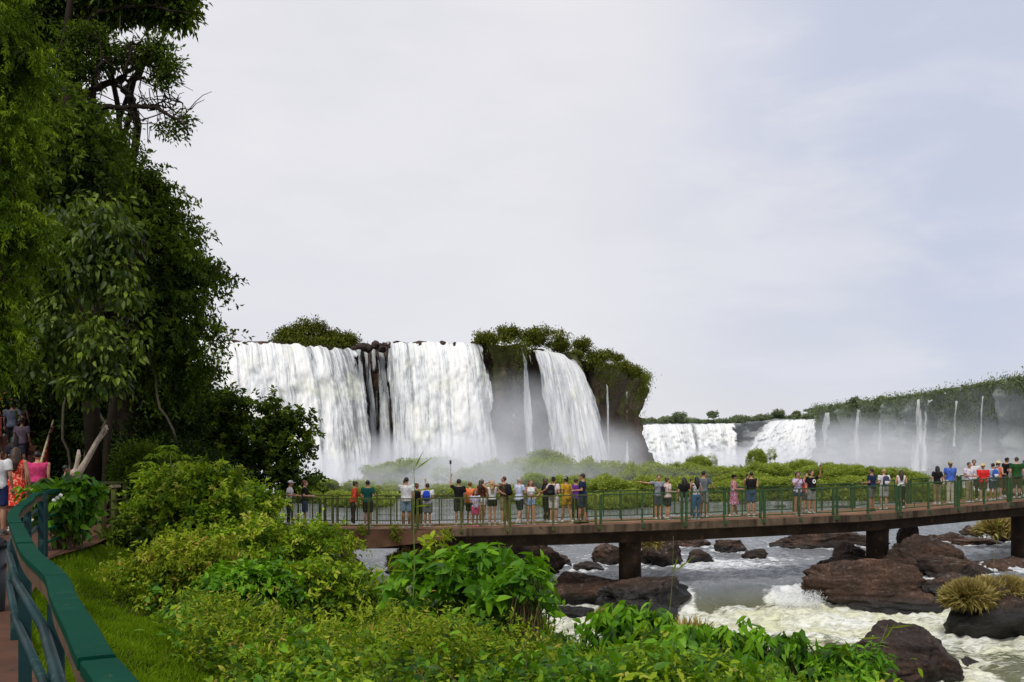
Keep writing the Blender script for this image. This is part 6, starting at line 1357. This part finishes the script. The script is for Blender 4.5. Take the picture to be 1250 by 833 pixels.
y3 = person(stair_pos(40, 34.5), R(180), 'person in yellow shirt with black backpack by the right balustrade of the stairs', h=1.60, top=('tee', (.55, .34, .05)), bot=('pants', K_), hair=('short', 'y'), skin='m', group=GP_); backpack(y3, (.015, .02, .015), 'black backpack on the yellow shirted person on the stairs')
person(stair_pos(27, 29.5), R(175), 'person in mauve shirt on the lower right of the red stairs', h=1.62, top=('tee', (.10, .07, .10)), bot=('pants', K_), hair=('short', 'k'), skin='d', group=GP_)
person(at_ground(81, 25.5, -1.95), R(120), 'person in blue and red clothes hidden behind the dead forked trunk', h=1.62, top=('tee', (.02, .06, .28)), bot=('shorts', (.5, .03, .03)), hair=('short', 'k'), skin='m', group=GP_)
for o in bpy.data.objects:
    for k in ('_arm', '_s', '_lean'):
        if k in o: del o[k]
# ------------------------------------------------------------------ spray hanging over the falls
def mist(label, x, y, D, rx, ry, rd, tau, seed=0, em=.0):
    """a soft-edged volume: density falls off to nothing well inside the mesh"""
    s_ = D/F; c_ = P(x, y, D); R_ = np.array([rx*s_, rd, ry*s_])*1.35
    m = bpy.data.materials.new('mist_volume'); m.use_nodes = True; nt = m.node_tree; nt.nodes.clear(); l = nt.links
    oc = ocoord(nt); vm = nt.nodes.new('ShaderNodeVectorMath'); vm.operation = 'DIVIDE'; l.new(oc, vm.inputs[0]); vm.inputs[1].default_value = tuple(R_)
    ln = nt.nodes.new('ShaderNodeVectorMath'); ln.operation = 'LENGTH'; l.new(vm.outputs[0], ln.inputs[0])
    n = noise_n(nt, .075 if D < 250 else .03, 4, .6, wpos(nt), (1, 1, 1.3), .6)
    r = math_n(nt, 'ADD', ln.outputs['Value'], math_n(nt, 'MULTIPLY', math_n(nt, 'SUBTRACT', n.outputs[0], .5), 1.1))
    f = maprange(nt, r, .95, .05)
    edge = maprange(nt, ln.outputs['Value'], .98, .7)
    v = nt.nodes.new('ShaderNodeVolumePrincipled'); v.inputs['Color'].default_value = (.93, .95, 1, 1); v.inputs['Anisotropy'].default_value = 0
    d = tau/(1.1*rd); ds = math_n(nt, 'MULTIPLY', math_n(nt, 'MULTIPLY', f, edge), d); l.new(ds, v.inputs['Density'])
    v.inputs['Emission Color'].default_value = (.85, .88, .95, 1); l.new(math_n(nt, 'MULTIPLY', ds, em), v.inputs['Emission Strength'])  # glow added to the spray to make it brighter
    out(nt, None, v.outputs[0]); m.cycles.volume_step_rate = 1.0
    bm = bmesh.new(); bmesh.ops.create_icosphere(bm, subdivisions=3, radius=1.0)
    V = np.array([q.co[:] for q in bm.verts])*R_; Fs = np.array([[q.index for q in f_.verts] for f_ in bm.faces]); bm.free()
    o = mkmesh('mist', V, Fs, m, None, True); o.location = c_; tag(o, label, 'mist', kind='stuff')
EM = .34
mist('spray cloud at the foot of the broad left waterfall', 370, 590, 134, 130, 42, 14, 2.2, seed=1, em=EM)
mist('spray cloud at the foot of the central waterfall', 560, 572, 139, 105, 48, 12, 1.8, seed=2, em=EM)
mist('bright spray at the foot of the strands between the two big waterfalls', 470, 570, 142, 42, 40, 8, 1.1, seed=12, em=EM)
mist('thin spray drifting up the dark overgrown cliff', 625, 520, 141, 70, 60, 9, .8, seed=3, em=EM*.8)
mist('spray cloud at the foot of the right hand waterfall', 715, 560, 160, 85, 46, 12, 1.3, seed=4, em=EM*.8)
mist('low haze lying over the rounded bushes of the islands', 620, 585, 118, 240, 30, 14, .55, seed=9, em=EM*.8)
mist('spray cloud below the distant wide waterfall', 845, 575, 470, 90, 32, 45, 1.8, seed=5, em=EM)
mist('spray cloud below the distant bright waterfall', 950, 568, 440, 66, 34, 40, 1.8, seed=6, em=EM)
mist('bank of spray before the hazy right hand cliffs', 1045, 560, 300, 105, 46, 28, .95, seed=7, em=EM*.9)
mist('thinner spray climbing the green cliffs on the right', 1160, 560, 225, 110, 46, 18, .65, seed=8, em=EM*.7)
